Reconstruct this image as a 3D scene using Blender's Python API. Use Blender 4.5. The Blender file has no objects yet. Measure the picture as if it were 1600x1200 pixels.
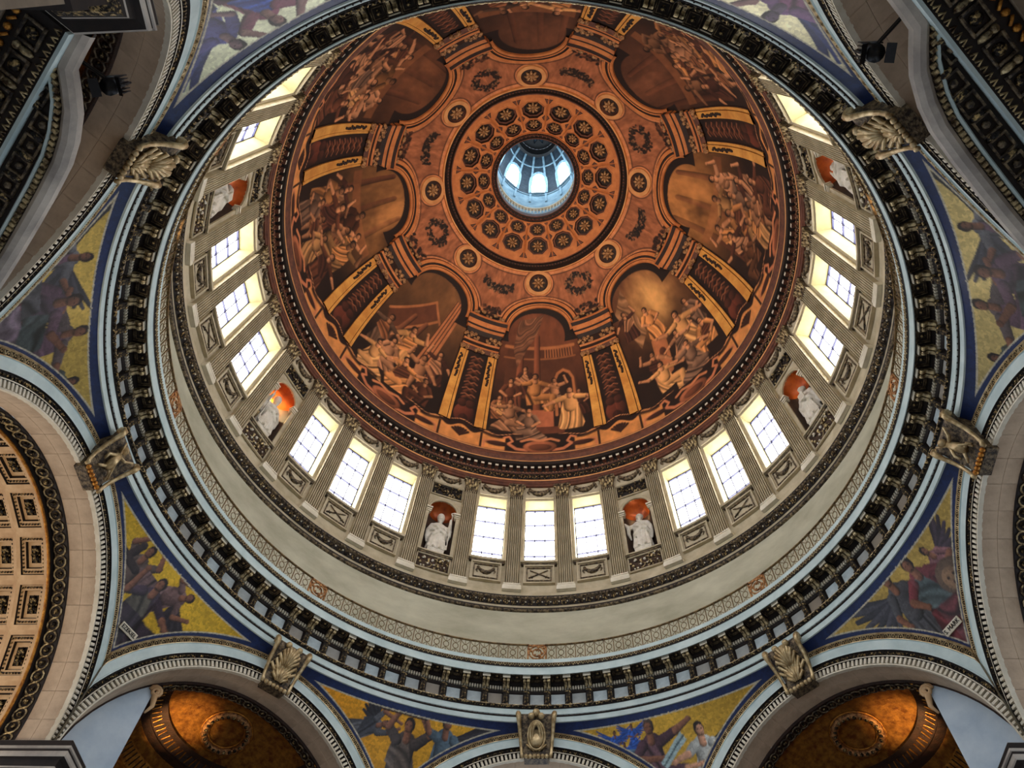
import bpy, math, random
import numpy as np
from mathutils import Vector, Matrix
from mathutils.geometry import delaunay_2d_cdt

random.seed(7)
rng = np.random.default_rng(7)
PI = math.pi
rad = math.radians
SC = bpy.context.scene
COL = SC.collection

# ------------------------------------------------------------------ camera
cam_d = bpy.data.cameras.new('camera')
cam = bpy.data.objects.new('camera', cam_d)
COL.objects.link(cam)
cam_d.sensor_width = 36.0
cam_d.lens = 36.0 * 1210.8 / 1600.0
cam_d.clip_end = 400
_rt = Vector((0.9980395, 0.0489418, 0.0390110))
_up = Vector((0.0242254, -0.8768046, 0.4802363))
_fw = Vector((-0.0577086, 0.4783497, 0.8762712))
cam.matrix_world = Matrix(((_rt.x, _up.x, -_fw.x, 1.438), (_rt.y, _up.y, -_fw.y, -17.0914), (_rt.z, _up.z, -_fw.z, 1.6), (0, 0, 0, 1)))
SC.camera = cam

# ------------------------------------------------------------------ world, exposure
world = bpy.data.worlds.new('world')
SC.world = world
world.use_nodes = True
bg = world.node_tree.nodes['Background']
bg.inputs['Color'].default_value = (0.72, 0.84, 1.0, 1)
bg.inputs['Strength'].default_value = 0.72
SC.view_settings.view_transform = 'Standard'
SC.view_settings.look = 'None'
SC.view_settings.gamma = 1.0
SC.view_settings.use_curve_mapping = False
SC.view_settings.exposure = 1.1
WINDOW_LIGHT = 8.0          # radiance of the daylit panes
LANTERN_LIGHT = 5.0
DOME_LAMP_W = 2300.0        # warm floodlights on the gallery that light the painted dome
EXEDRA_LAMP_W = 760.0

# ------------------------------------------------------------------ materials
def lin(c):
    """sRGB 0-255 -> linear"""
    return tuple((v / 255 / 12.92) if v / 255 <= 0.04045 else ((v / 255 + 0.055) / 1.055) ** 2.4 for v in c)

def mat(name, c1, c2=None, scale=2.0, rough=0.7, metal=0.0, bump=0.0, bscale=None, detail=5.0, rand=None, lo=0.35, hi=0.65, emit=None, coat=0.0, stretch=None):
    m = bpy.data.materials.new(name)
    m.use_nodes = True
    nt = m.node_tree
    b = nt.nodes['Principled BSDF']
    b.inputs['Roughness'].default_value = rough
    b.inputs['Metallic'].default_value = metal
    a = lin(c1) + (1,)
    b.inputs['Base Color'].default_value = a
    tc = nt.nodes.new('ShaderNodeTexCoord')
    src = tc.outputs['Object']
    if stretch:
        mp = nt.nodes.new('ShaderNodeMapping')
        mp.inputs['Scale'].default_value = stretch
        nt.links.new(src, mp.inputs['Vector'])
        src = mp.outputs['Vector']
    if c2:
        n = nt.nodes.new('ShaderNodeTexNoise')
        n.inputs['Scale'].default_value = scale
        n.inputs['Detail'].default_value = detail
        n.inputs['Roughness'].default_value = 0.62
        nt.links.new(src, n.inputs['Vector'])
        r = nt.nodes.new('ShaderNodeValToRGB')
        r.color_ramp.elements[0].position = lo
        r.color_ramp.elements[1].position = hi
        r.color_ramp.elements[0].color = a
        r.color_ramp.elements[1].color = lin(c2) + (1,)
        nt.links.new(n.outputs['Fac'], r.inputs['Fac'])
        out = r.outputs['Color']
        if rand:
            oi = nt.nodes.new('ShaderNodeObjectInfo')
            mx = nt.nodes.new('ShaderNodeMixRGB')
            mx.blend_type = 'MIX'
            pw = nt.nodes.new('ShaderNodeMath'); pw.operation = 'POWER'; pw.inputs[1].default_value = 1.6
            nt.links.new(oi.outputs['Random'], pw.inputs[0])
            nt.links.new(pw.outputs[0], mx.inputs['Fac'])
            nt.links.new(out, mx.inputs['Color1'])
            mx.inputs['Color2'].default_value = lin(rand) + (1,)
            out = mx.outputs['Color']
        nt.links.new(out, b.inputs['Base Color'])
    if bump:
        n2 = nt.nodes.new('ShaderNodeTexNoise')
        n2.inputs['Scale'].default_value = bscale or scale * 4
        n2.inputs['Detail'].default_value = 4
        nt.links.new(src, n2.inputs['Vector'])
        bp = nt.nodes.new('ShaderNodeBump')
        bp.inputs['Strength'].default_value = bump
        bp.inputs['Distance'].default_value = 0.08
        nt.links.new(n2.outputs['Fac'], bp.inputs['Height'])
        nt.links.new(bp.outputs['Normal'], b.inputs['Normal'])
    if emit:
        b.inputs['Emission Color'].default_value = lin(emit[0]) + (1,)
        b.inputs['Emission Strength'].default_value = emit[1]
    return m

def paint_mat(name, rough=0.75, gold=False):
    """flat painting or mosaic: colour stored on the mesh, alpha = how metallic the tesserae are"""
    m = bpy.data.materials.new(name)
    m.use_nodes = True
    nt = m.node_tree
    b = nt.nodes['Principled BSDF']
    b.inputs['Roughness'].default_value = rough
    at = nt.nodes.new('ShaderNodeVertexColor')
    at.layer_name = 'paint'
    if gold:
        tc = nt.nodes.new('ShaderNodeTexCoord')
        v = nt.nodes.new('ShaderNodeTexVoronoi')
        v.inputs['Scale'].default_value = 9.0
        nt.links.new(tc.outputs['Object'], v.inputs['Vector'])
        sep = nt.nodes.new('ShaderNodeSeparateColor')
        nt.links.new(v.outputs['Color'], sep.inputs['Color'])
        mr = nt.nodes.new('ShaderNodeMapRange')
        mr.inputs['To Min'].default_value = 0.78
        mr.inputs['To Max'].default_value = 1.18
        nt.links.new(sep.outputs[0], mr.inputs['Value'])
        mx = nt.nodes.new('ShaderNodeMixRGB'); mx.blend_type = 'MULTIPLY'; mx.inputs['Fac'].default_value = 1
        nt.links.new(at.outputs['Color'], mx.inputs['Color1'])
        nt.links.new(mr.outputs['Result'], mx.inputs['Color2'])
        nt.links.new(mx.outputs['Color'], b.inputs['Base Color'])
        mm = nt.nodes.new('ShaderNodeMath'); mm.operation = 'MULTIPLY'; mm.inputs[1].default_value = 0.35
        nt.links.new(at.outputs['Alpha'], mm.inputs[0])
        nt.links.new(mm.outputs[0], b.inputs['Metallic'])
        bp = nt.nodes.new('ShaderNodeBump'); bp.inputs['Strength'].default_value = 0.25; bp.inputs['Distance'].default_value = 0.03
        nt.links.new(sep.outputs[1], bp.inputs['Height'])
        nt.links.new(bp.outputs['Normal'], b.inputs['Normal'])
    else:
        nt.links.new(at.outputs['Color'], b.inputs['Base Color'])
    return m

def emis(name, c, s):
    m = bpy.data.materials.new(name)
    m.use_nodes = True
    nt = m.node_tree
    nt.nodes.remove(nt.nodes['Principled BSDF'])
    e = nt.nodes.new('ShaderNodeEmission')
    e.inputs['Color'].default_value = lin(c) + (1,)
    e.inputs['Strength'].default_value = s
    nt.links.new(e.outputs[0], nt.nodes['Material Output'].inputs[0])
    return m

M = {
 'stone':   mat('drum_stone', (208, 194, 164), (174, 160, 130), 0.8, 0.75, bump=0.05),
 'stone_lt': mat('pale_stone', (238, 230, 210), (214, 204, 180), 1.2, 0.7),
 'plaster': mat('gallery_plaster', (206, 202, 178), (164, 160, 136), 0.35, 0.85, detail=8, lo=0.3, hi=0.75, bump=0.05, stretch=(1, 1, 2.2)),
 'cool':    mat('cool_pale_stone', (214, 230, 228), (188, 208, 208), 0.9, 0.6),
 'frieze':  mat('frieze_stone', (196, 212, 216), (158, 172, 178), 1.6, 0.75, rand=(140, 128, 112), detail=7),
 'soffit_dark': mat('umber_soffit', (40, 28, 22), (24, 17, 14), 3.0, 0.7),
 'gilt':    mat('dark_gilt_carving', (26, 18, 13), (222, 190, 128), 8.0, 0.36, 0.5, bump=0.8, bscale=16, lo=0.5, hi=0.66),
 'gilt_lt': mat('worn_gilt', (70, 50, 30), (226, 204, 154), 5.0, 0.36, 0.45, bump=0.4, bscale=14, lo=0.4, hi=0.62),
 'gilt_hi': mat('bright_worn_gilt', (150, 122, 78), (226, 204, 158), 3.0, 0.36, 0.4),
 'carve':   mat('carved_umber', (44, 33, 25), (150, 130, 98), 6.0, 0.55, 0.15, bump=0.6, bscale=14, lo=0.42, hi=0.66),
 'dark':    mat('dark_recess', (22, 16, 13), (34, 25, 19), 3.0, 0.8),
 'reveal':  mat('cream_reveal', (176, 164, 116), (156, 144, 100), 1.0, 0.8),
 'iron':    mat('wrought_iron', (150, 124, 84), (70, 52, 34), 6.0, 0.45, 0.5),
 'gold':    mat('bright_gilding', (214, 150, 62), (150, 88, 34), 5.0, 0.35, 0.7, bump=0.4, bscale=18),
 'copper':  mat('gilt_copper', (216, 158, 100), (100, 60, 34), 8.0, 0.4, 0.55, bump=0.5, bscale=20),
 'marble':  mat('white_marble', (236, 230, 216), (206, 198, 180), 2.0, 0.55),
 'niche':   mat('niche_umber', (74, 52, 36), (48, 34, 26), 1.2, 0.75),
 'niche_gold': mat('gilded_niche_head', (168, 82, 26), (124, 50, 16), 1.6, 0.36, 0.4),
 'bar':     mat('window_bar', (40, 40, 74), None, rough=0.5),
 'navy':    mat('navy_border', (30, 52, 92), (22, 36, 66), 3.0, 0.6),
 'brick':   mat('soffit_ashlar', (214, 190, 162), (166, 142, 118), 0.7, 0.85, detail=8, bump=0.08),
 'ashlar':  mat('pier_ashlar', (150, 134, 112), (120, 104, 86), 0.8, 0.85),
 'wingwall': mat('blue_grey_wall', (206, 220, 230), (178, 196, 212), 0.6, 0.8),
 'amber':   mat('amber_mosaic', (206, 140, 56), (130, 72, 28), 3.4, 0.3, 0.55, bump=1.0, bscale=42),
 'amber_dk': mat('dark_amber_mosaic', (64, 38, 24), (38, 24, 17), 3.0, 0.5, 0.25, bump=0.5, bscale=20),
 'orange':  mat('dome_orange', (214, 134, 74), (184, 106, 56), 1.3, 0.7),
 'orange_lt': mat('dome_ochre', (230, 166, 104), (204, 138, 82), 1.0, 0.7),
 'ochre':   mat('pilaster_ochre', (236, 172, 84), (206, 136, 60), 0.9, 0.65),
 'umber':   mat('dome_umber', (54, 34, 25), (32, 21, 17), 3.0, 0.7),
 'rust':    mat('dome_rust', (116, 68, 48), (82, 48, 36), 2.4, 0.7),
 'rose':    mat('rosette_bronze', (112, 72, 48), (222, 172, 118), 9.0, 0.45, 0.3, bump=0.6, bscale=20),
 'lant':    mat('lantern_wall', (150, 178, 192), (112, 142, 160), 1.2, 0.7),
 'lant_dk': mat('lantern_panel', (56, 70, 82), (34, 42, 52), 2.5, 0.7),
 'tan':     mat('vault_tan', (226, 190, 144), (196, 156, 112), 0.9, 0.75),
 'floor':   mat('floor_marble', (150, 140, 128), (110, 102, 94), 0.6, 0.5),
 'grey_rail': mat('grey_moulding', (200, 190, 176), (150, 142, 134), 0.8, 0.65),
 'black':   mat('black_metal', (16, 15, 16), (30, 28, 30), 8.0, 0.35, 0.4),
 'lamp_glass': emis('lamp_glass', (255, 226, 180), 12.0),
 'fresco':  paint_mat('dome_fresco', 0.72),
 'mosaic':  paint_mat('gold_mosaic', 0.42, gold=True),
 'pane':    emis('daylit_pane', (250, 250, 255), WINDOW_LIGHT),
 'pane_lant': emis('lantern_pane', (226, 244, 255), LANTERN_LIGHT),
}

# ------------------------------------------------------------------ mesh builder
class MB:
    def __init__(s):
        s.v = []; s.f = []; s.m = []; s.n = 0
    def add(s, verts, faces, m=0):
        k = s.n
        s.v.extend(verts); s.n += len(verts)
        s.f.extend([tuple(i + k for i in f) for f in faces])
        s.m.extend([m] * len(faces))
    def grid(s, P, m=0, close=False):
        """P[i][j] points"""
        a = len(P); b = len(P[0])
        fs = []
        for i in range(a - 1):
            for j in range(b - 1):
                fs.append((i * b + j, i * b + j + 1, (i + 1) * b + j + 1, (i + 1) * b + j))
            if close:
                fs.append((i * b + b - 1, i * b, (i + 1) * b, (i + 1) * b + b - 1))
        s.add([p for r in P for p in r], fs, m)
    def box(s, x0, x1, y0, y1, z0, z1, m=0, fn=None, nx=1):
        xs = [x0 + (x1 - x0) * i / nx for i in range(nx + 1)]
        vs = []; 
        for x in xs:
            vs += [(x, y0, z0), (x, y1, z0), (x, y1, z1), (x, y0, z1)]
        if fn: vs = [fn(*p) for p in vs]
        fs = []
        for i in range(nx):
            a = i * 4
            for j in range(4):
                fs.append((a + j, a + 4 + j, a + 4 + (j + 1) % 4, a + (j + 1) % 4))
        fs.append((0, 1, 2, 3)); e = nx * 4
        fs.append((e + 3, e + 2, e + 1, e))
        s.add(vs, fs, m)
    def tube(s, path, radii, sides=6, m=0, closed=False, fn=None, flat=1.0):
        P = [Vector(p) for p in path]; n = len(P)
        if not hasattr(radii, '__len__'): radii = [radii] * n
        rings = []
        ref = Vector((0, 1, 0.01)).normalized()
        for i in range(n):
            if closed: t = P[(i + 1) % n] - P[i - 1]
            else: t = P[min(i + 1, n - 1)] - P[max(i - 1, 0)]
            t.normalize() if t.length else None
            a = ref - t * ref.dot(t)
            if a.length < 1e-3: a = Vector((1, 0, 0)) - t * t.x
            a.normalize(); b = t.cross(a)
            rr = radii[i]
            rings.append([tuple(P[i] + (a * math.cos(2 * PI * j / sides) * flat + b * math.sin(2 * PI * j / sides)) * rr) for j in range(sides)])
        if fn: rings = [[fn(*p) for p in r] for r in rings]
        if closed: rings.append(rings[0])
        k = s.n
        s.grid(rings, m, close=True)
        if not closed:
            s.f.append(tuple(k + j for j in range(sides))[::-1]); s.m.append(m)
            e = k + (n - 1) * sides
            s.f.append(tuple(e + j for j in range(sides))); s.m.append(m)
    def prism(s, poly, y0, y1, m=0, fn=None, msides=None):
        """poly in (x,z), extruded in y"""
        n = len(poly)
        vs = [(x, y0, z) for x, z in poly] + [(x, y1, z) for x, z in poly]
        if fn: vs = [fn(*p) for p in vs]
        s.add(vs, [tuple(range(n)), tuple(range(2 * n - 1, n - 1, -1))], m)
        s.add(vs, [(i, i + n, (i + 1) % n + n, (i + 1) % n) for i in range(n)], m if msides is None else msides)
    def ball(s, c, r, m=0, u=8, w=5, sc=(1, 1, 1), fn=None):
        P = []
        for i in range(w + 1):
            th = PI * i / w
            P.append([(c[0] + r * sc[0] * math.sin(th) * math.cos(2 * PI * j / u), c[1] + r * sc[1] * math.sin(th) * math.sin(2 * PI * j / u), c[2] + r * sc[2] * math.cos(th)) for j in range(u)])
        if fn: P = [[fn(*p) for p in r_] for r_ in P]
        s.grid(P, m, close=True)
    def lathe(s, prof, n=256, mats=None, a0=0.0, a1=360.0):
        full = abs(a1 - a0 - 360) < 1e-6
        cnt = n if full else n + 1
        for i in range(len(prof) - 1):
            P = []
            for r, z in (prof[i], prof[i + 1]):
                P.append([(r * math.sin(rad(a0 + (a1 - a0) * j / n)), r * math.cos(rad(a0 + (a1 - a0) * j / n)), z) for j in range(cnt)])
            s.grid(P, mats[i] if mats else 0, close=full)
    def mesh(s, name, mats, smooth=False, base=(0, 0, 0)):
        me = bpy.data.meshes.new(name)
        bx, by, bz = base
        me.from_pydata([(x - bx, y - by, z - bz) for x, y, z in s.v], [], s.f)
        for m in mats: me.materials.append(M[m])
        me.polygons.foreach_set('material_index', s.m)
        if smooth: me.polygons.foreach_set('use_smooth', [True] * len(me.polygons))
        me.update()
        return me

def tag(o, label=None, cat=None, group=None, kind=None):
    if label: o['label'] = label
    if cat: o['category'] = cat
    if group: o['group'] = group
    if kind: o['kind'] = kind
    return o
def link(name, me, parent=None, loc=(0, 0, 0), rz=0.0):
    o = bpy.data.objects.new(name, me)
    COL.objects.link(o)
    o.location = loc; o.rotation_euler = (0, 0, rz)
    if parent: o.parent = parent
    return o
def polar(r, phi, z=0.0):
    return (r * math.sin(rad(phi)), r * math.cos(rad(phi)), z)
def rotp(p, phi):
    """bay-frame point (x tangent, y outward, z) -> world for azimuth phi"""
    c, s_ = math.cos(rad(phi)), math.sin(rad(phi))
    return (p[0] * c + p[1] * s_, -p[0] * s_ + p[1] * c, p[2])
def struct(name, mb, mats, label, smooth=False, cat=None):
    o = link(name, mb.mesh(name, mats, smooth))
    return tag(o, label, cat, kind='structure')

class Proto:
    """a thing built once in the bay frame; parts = [(name, mesh, [(sub, mesh)...])]"""
    def __init__(s, name, base, own=None):
        s.name = name; s.base = base; s.own = own; s.parts = []
    def part(s, name, mb, mats, smooth=False, kind=None):
        s.parts.append([name, mb.mesh(name, mats, smooth, s.base), [], kind]); return s
    def sub(s, name, mb, mats, smooth=False):
        s.parts[-1][2].append((name, mb.mesh(name, mats, smooth, s.base))); return s
    def put(s, phi, label=None, cat=None, group=None, parent=None, kind=None, skip=()):
        r = link(s.name, s.own, parent, rotp(s.base, phi), -rad(phi))
        tag(r, label, cat, group, kind)
        for n, me, subs, kd in s.parts:
            if n in skip: continue
            c = link(n, me, r)
            if kd: c['kind'] = kd
            for sn, sm in subs: link(sn, sm, c)
        return r

def side(phi):
    return 'left' if phi < 0 else 'right'
ORD = ['', 'first', 'second', 'third', 'fourth', 'fifth', 'sixth', 'seventh', 'eighth', 'ninth', 'tenth', 'eleventh', 'twelfth', 'thirteenth', 'fourteenth', 'fifteenth', 'sixteenth']
def wrap(a):
    a = (a + 180) % 360 - 180
    return 180.0 if abs(a + 180) < 1e-6 else a

# ================================================================== THE SETTING
R0 = 17.4
def rw(z):                                   # inner face of the drum, leaning inward with height
    return 17.88 - (z - 36.7) * 1.19 / 13.3
def bay(u, d, z):                            # u metres along the wall, d depth outward, z height
    a = u / R0
    r = rw(z) + d
    return (r * math.sin(a), r * math.cos(a), z)
HB = R0 * rad(5.625)                         # half a bay
WU, WZ0, WZ1 = 1.02, 40.5, 46.4              # window opening
NU, NZ0, NZS = 0.98, 39.95, 43.9             # niche opening and its springing

mb = MB(); mb.box(-40, 40, -40, 40, -0.3, 0.0)
struct('floor', mb, ['floor'], 'grey marble floor of the crossing far below the dome')

def bay_strip(mb, u0, u1, z0, z1, m=0, nu=4, nz=1, d=0.0):
    mb.grid([[bay(u0 + (u1 - u0) * j / nu, d, z0 + (z1 - z0) * i / nz) for j in range(nu + 1)] for i in range(nz + 1)], m)

drum = MB()
def spin(mb, src, phi):
    c, s_ = math.cos(rad(phi)), math.sin(rad(phi))
    mb.add([(x * c + y * s_, -x * s_ + y * c, z) for x, y, z in src.v], [], 0)
    k = mb.n - len(src.v)
    mb.f.extend([tuple(i + k for i in f) for f in src.f]); mb.m.extend(src.m)
wb = MB()                                     # wall of a window bay
bay_strip(wb, -HB, HB, 36.7, WZ0, nu=6)
bay_strip(wb, -HB, HB, WZ1, 48.2, nu=6)
bay_strip(wb, -HB, -WU, WZ0, WZ1, nu=2)
bay_strip(wb, WU, HB, WZ0, WZ1, nu=2)
for sgn in (-1, 1):                           # reveals
    wb.grid([[bay(sgn * WU, d, z) for z in (WZ0, WZ1)] for d in (0, 1.05)], 1)
wb.grid([[bay(u, d, WZ1) for u in (-WU, 0, WU)] for d in (0, 1.05)], 1)
wb.grid([[bay(u, d, WZ0) for u in (-WU, 0, WU)] for d in (0, 1.05)], 1)
nb = MB()                                     # wall of a niche bay
bay_strip(nb, -HB, HB, 36.7, NZ0, nu=6)
bay_strip(nb, -HB, -NU, NZ0, NZS, nu=2)
bay_strip(nb, NU, HB, NZ0, NZS, nu=2)
arc = [(NU * -math.cos(PI * i / 16), NZS + NU * math.sin(PI * i / 16)) for i in range(17)]
nb.grid([[bay(u, 0, z) for u, z in arc], [bay(u if 0 < i < 16 else (-HB if i == 0 else HB), 0, 45.3) for i, (u, z) in enumerate(arc)]])
nb.add([bay(-HB, 0, NZS), bay(-NU, 0, NZS), bay(-HB, 0, 45.3)], [(0, 1, 2)])
nb.add([bay(HB, 0, NZS), bay(NU, 0, NZS), bay(HB, 0, 45.3)], [(0, 1, 2)])
bay_strip(nb, -HB, HB, 45.3, 48.2, nu=6)
for i in range(32):
    phi = wrap(i * 11.25)
    niche_bay = abs((phi - 22.5) % 45) < 0.1
    spin(drum, nb if niche_bay else wb, phi)
drum_o = struct('wall_drum', drum, ['stone', 'reveal'], 'pale stone drum wall that leans inward, pierced by tall windows')

mb = MB()
mb.lathe([(18.05, 31.1), (18.02, 36.6)], 192)
gwall = struct('wall_gallery', mb, ['plaster'], 'plain greenish grey plaster wall ring above the gallery railing', True)

# carved band at the foot of the drum
mb = MB()
E_prof = [(18.05, 36.55), (17.9, 36.6), (17.84, 36.68), (17.84, 36.78), (17.93, 36.82), (17.78, 37.1), (17.74, 37.28), (17.78, 37.36), (17.66, 37.42), (17.64, 37.52), (17.62, 37.6), (17.62, 37.86), (17.95, 37.9)]
mb.lathe(E_prof, 256, [1, 1, 0, 0, 0, 0, 0, 1, 1, 0, 2, 2])
trimE = struct('trim_1', mb, ['soffit_dark', 'carve', 'stone'], 'dark carved leaf band that runs round the foot of the drum')
def ring_repeat(src, n, phi0=0.0):
    """one mesh of n turned copies (carving too small to pick apart)"""
    V = np.array(src.v); out = MB(); k = len(V)
    vs = []
    for i in range(n):
        a = rad(phi0 + 360.0 * i / n); c, s_ = math.cos(a), math.sin(a)
        vs.append(np.stack([V[:, 0] * c + V[:, 1] * s_, -V[:, 0] * s_ + V[:, 1] * c, V[:, 2]], 1))
    out.v = [tuple(p) for p in np.concatenate(vs)]
    out.n = len(out.v)
    out.f = [tuple(j + i * k for j in f) for i in range(n) for f in src.f]
    out.m = list(src.m) * n
    return out
def stuff(name, mb, mats, parent, smooth=False):
    o = link(name, mb.mesh(name, mats, smooth), parent); o['kind'] = 'stuff'; return o
leaf = MB()
for sx, dz, ln in ((-1, 0, 1), (1, 0, 1), (0, 0.02, 0)):
    leaf.tube([(sx * 0.05, 17.74, 36.92), (sx * 0.13, 17.70, 37.02 + dz), (sx * 0.12, 17.68, 37.18), (sx * 0.04, 17.68, 37.27)], [0.02, 0.045, 0.04, 0.02], 5)
leaf.ball((0.22, 17.69, 37.13), 0.05, 1, 6, 4)
stuff('leaf_carving', ring_repeat(leaf, 216), ['gilt', 'stone_lt'], trimE, True)
bead = MB(); bead.ball((0, 17.62, 37.47), 0.045, 0, 5, 3)
stuff('bead_row', ring_repeat(bead, 480), ['gilt'], trimE)

# entablature between drum and dome
C_prof = [(16.98, 47.8), (16.74, 47.8), (16.72, 48.02), (16.67, 48.04), (16.66, 48.26), (16.6, 48.3), (16.58, 48.42), (16.8, 48.46), (16.78, 48.6), (16.7, 48.85), (16.74, 49.2), (16.82, 49.34),
          (16.74, 49.38), (16.68, 49.52), (16.8, 49.56), (16.8, 50.06), (16.36, 50.1), (16.33, 50.42), (16.27, 50.45), (16.16, 50.72), (16.13, 50.86), (16.2, 50.9), (16.2, 51.15), (16.12, 51.2), (16.12, 51.3), (16.45, 51.4), (16.45, 51.75)]
mb = MB(); mb.lathe(C_prof, 256, [1, 1, 1, 1, 1, 2, 2, 0, 0, 0, 0, 0, 1, 1, 0, 0, 0, 2, 1, 1, 2, 1, 1, 2, 1, 1])
trimC = struct('trim_2', mb, ['soffit_dark', 'rust', 'orange_lt'], 'rust brown entablature with dentils between drum windows and painted dome')
dm = MB(); dm.box(-0.13, 0.13, 16.5, 16.8, 49.78, 50.04, 0); dm.box(-0.12, 0.12, 16.49, 16.52, 49.8, 50.0, 1)
DEN = Proto('dentil', (0, 16.65, 49.78), None)
DEN.own = dm.mesh('dentil', ['rust', 'stone_lt'], False, DEN.base)
for i in range(192): DEN.put(i * 1.875, parent=trimC)
lf = MB()
for sx in (-1, 1):
    lf.tube([(sx * 0.02, 16.68, 48.62), (sx * 0.1, 16.62, 48.8), (sx * 0.09, 16.62, 49.02), (sx * 0.02, 16.68, 49.2)], [0.02, 0.05, 0.05, 0.02], 5)
lf.ball((0.17, 16.63, 48.9), 0.06, 1, 6, 4)
stuff('leaf_carving', ring_repeat(lf, 250), ['gilt', 'rose'], trimC, True)
bead = MB(); bead.ball((0, 16.66, 49.45), 0.05, 0, 5, 3)
stuff('bead_row', ring_repeat(bead, 420), ['rose'], trimC)

# ---------------------------------------------------------------- gallery cornice
G_prof = [(17.4, 27.86), (16.88, 27.9), (16.85, 28.16), (16.80, 28.18), (16.80, 28.24), (16.77, 28.26), (16.75, 28.56), (16.71, 28.58), (16.64, 28.72), (16.64, 28.76), (16.96, 28.8), (16.96, 29.62),
          (16.9, 29.64), (16.84, 29.72), (16.84, 29.98), (16.72, 30.02), (16.7, 30.16), (16.68, 30.22), (16.04, 30.22), (16.04, 30.14), (16.0, 30.14), (16.0, 30.56), (15.98, 30.58), (15.93, 30.66), (15.93, 30.84), (15.96, 30.86), (15.94, 31.1), (18.1, 31.12)]
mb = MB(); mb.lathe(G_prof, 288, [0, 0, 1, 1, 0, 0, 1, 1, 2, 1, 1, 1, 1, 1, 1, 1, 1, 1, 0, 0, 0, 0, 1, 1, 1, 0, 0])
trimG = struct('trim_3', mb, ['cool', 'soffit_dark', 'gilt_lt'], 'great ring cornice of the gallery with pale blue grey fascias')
bead = MB(); bead.ball((0, 16.79, 28.21), 0.035, 0, 5, 3)
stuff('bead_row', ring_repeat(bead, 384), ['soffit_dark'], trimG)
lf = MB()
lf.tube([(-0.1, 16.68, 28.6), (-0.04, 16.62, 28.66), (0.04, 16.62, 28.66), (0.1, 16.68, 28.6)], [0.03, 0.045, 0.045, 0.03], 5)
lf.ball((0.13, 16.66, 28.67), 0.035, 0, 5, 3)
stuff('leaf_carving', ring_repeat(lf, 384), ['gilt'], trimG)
lt = MB()
lt.tube([(-0.13, 15.92, 30.63), (0, 15.89, 30.82), (0.13, 15.92, 30.63)], 0.022, 4)
lt.tube([(-0.13, 15.9, 30.83), (0, 15.91, 30.66), (0.13, 15.9, 30.83)], 0.016, 4)
stuff('lattice_carving', ring_repeat(lt, 384), ['gilt_hi'], trimG)
dt = MB(); dt.box(-0.042, 0.042, 16.74, 16.84, 29.76, 29.94, 0)
stuff('small_dentils', ring_repeat(dt, 768), ['stone_lt'], trimG)
# modillion brackets, soffit coffers, frieze blocks and consoles: 96 of each
mo = MB()
mo.box(-0.2, 0.2, 16.16, 16.7, 30.1, 30.22, 0)                       # cap slab
mo.box(-0.2, 0.2, 16.13, 16.17, 30.02, 30.22, 1)                     # pale front
prof = [(16.2, 30.1), (16.22, 29.98), (16.34, 29.93), (16.46, 29.98), (16.55, 29.9), (16.68, 29.78), (16.78, 29.8), (16.8, 30.1)]
for xa, xb in ((-0.17, -0.03), (0.03, 0.17)):
    n = len(prof)
    mo.add([(xa, y, z) for y, z in prof] + [(xb, y, z) for y, z in prof], [tuple(range(n)), tuple(range(2 * n - 1, n - 1, -1))] + [(i, i + n, (i + 1) % n + n, (i + 1) % n) for i in range(n)], 2)
for x in (-0.1, 0.1):
    mo.tube([(x - 0.075, 16.3, 29.97), (x + 0.075, 16.3, 29.97)], 0.07, 8, 2)
MODI = Proto('modillion', (0, 16.45, 29.78)); MODI.own = mo.mesh('modillion', ['soffit_dark', 'stone_lt', 'gilt_lt'], False, MODI.base)
cf = MB()
def frame(mb, x0, x1, y0, y1, z0, z1, w, m):
    mb.box(x0, x1, y0, y0 + w, z0, z1, m); mb.box(x0, x1, y1 - w, y1, z0, z1, m)
    mb.box(x0, x0 + w, y0 + w, y1 - w, z0, z1, m); mb.box(x1 - w, x1, y0 + w, y1 - w, z0, z1, m)
frame(cf, -0.29, 0.29, 16.08, 16.62, 30.15, 30.22, 0.035, 1)
frame(cf, -0.215, 0.215, 16.155, 16.545, 30.19, 30.22, 0.03, 1)
cf.ball((0, 16.35, 30.2), 0.1, 2, 8, 4, (1, 1, 0.5))
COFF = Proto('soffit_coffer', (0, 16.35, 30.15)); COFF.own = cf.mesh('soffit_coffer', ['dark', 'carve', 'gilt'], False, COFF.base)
fb = MB(); fb.box(-0.345, 0.345, 16.9, 17.0, 28.86, 29.56, 0, fn=lambda x, y, z: (x, y + 0.0, z)); fb.box(-0.36, 0.36, 16.93, 17.0, 28.82, 29.6, 0)
FRB = Proto('frieze_block', (0, 16.95, 28.82)); FRB.own = fb.mesh('frieze_block', ['frieze'], False, FRB.base)
cs = MB()
prof = [(16.62, 29.62), (16.6, 29.5), (16.68, 29.38), (16.78, 29.2), (16.8, 29.0), (16.74, 28.9), (16.76, 28.8), (16.96, 28.8), (16.96, 29.64)]
n = len(prof)
cs.add([(-0.13, y, z) for y, z in prof] + [(0.13, y, z) for y, z in prof], [tuple(range(n)), tuple(range(2 * n - 1, n - 1, -1))] + [(i, i + n, (i + 1) % n + n, (i + 1) % n) for i in range(n)], 0)
cs.tube([(-0.16, 16.67, 29.52), (0.16, 16.67, 29.52)], 0.09, 8, 1)
cs.tube([(-0.15, 16.79, 28.92), (0.15, 16.79, 28.92)], 0.075, 8, 1)
for x in (-0.07, 0.0, 0.07):
    cs.tube([(x, 16.66, 29.42), (x, 16.74, 29.22), (x, 16.76, 29.0)], [0.02, 0.035, 0.02], 5, 1)
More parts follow.
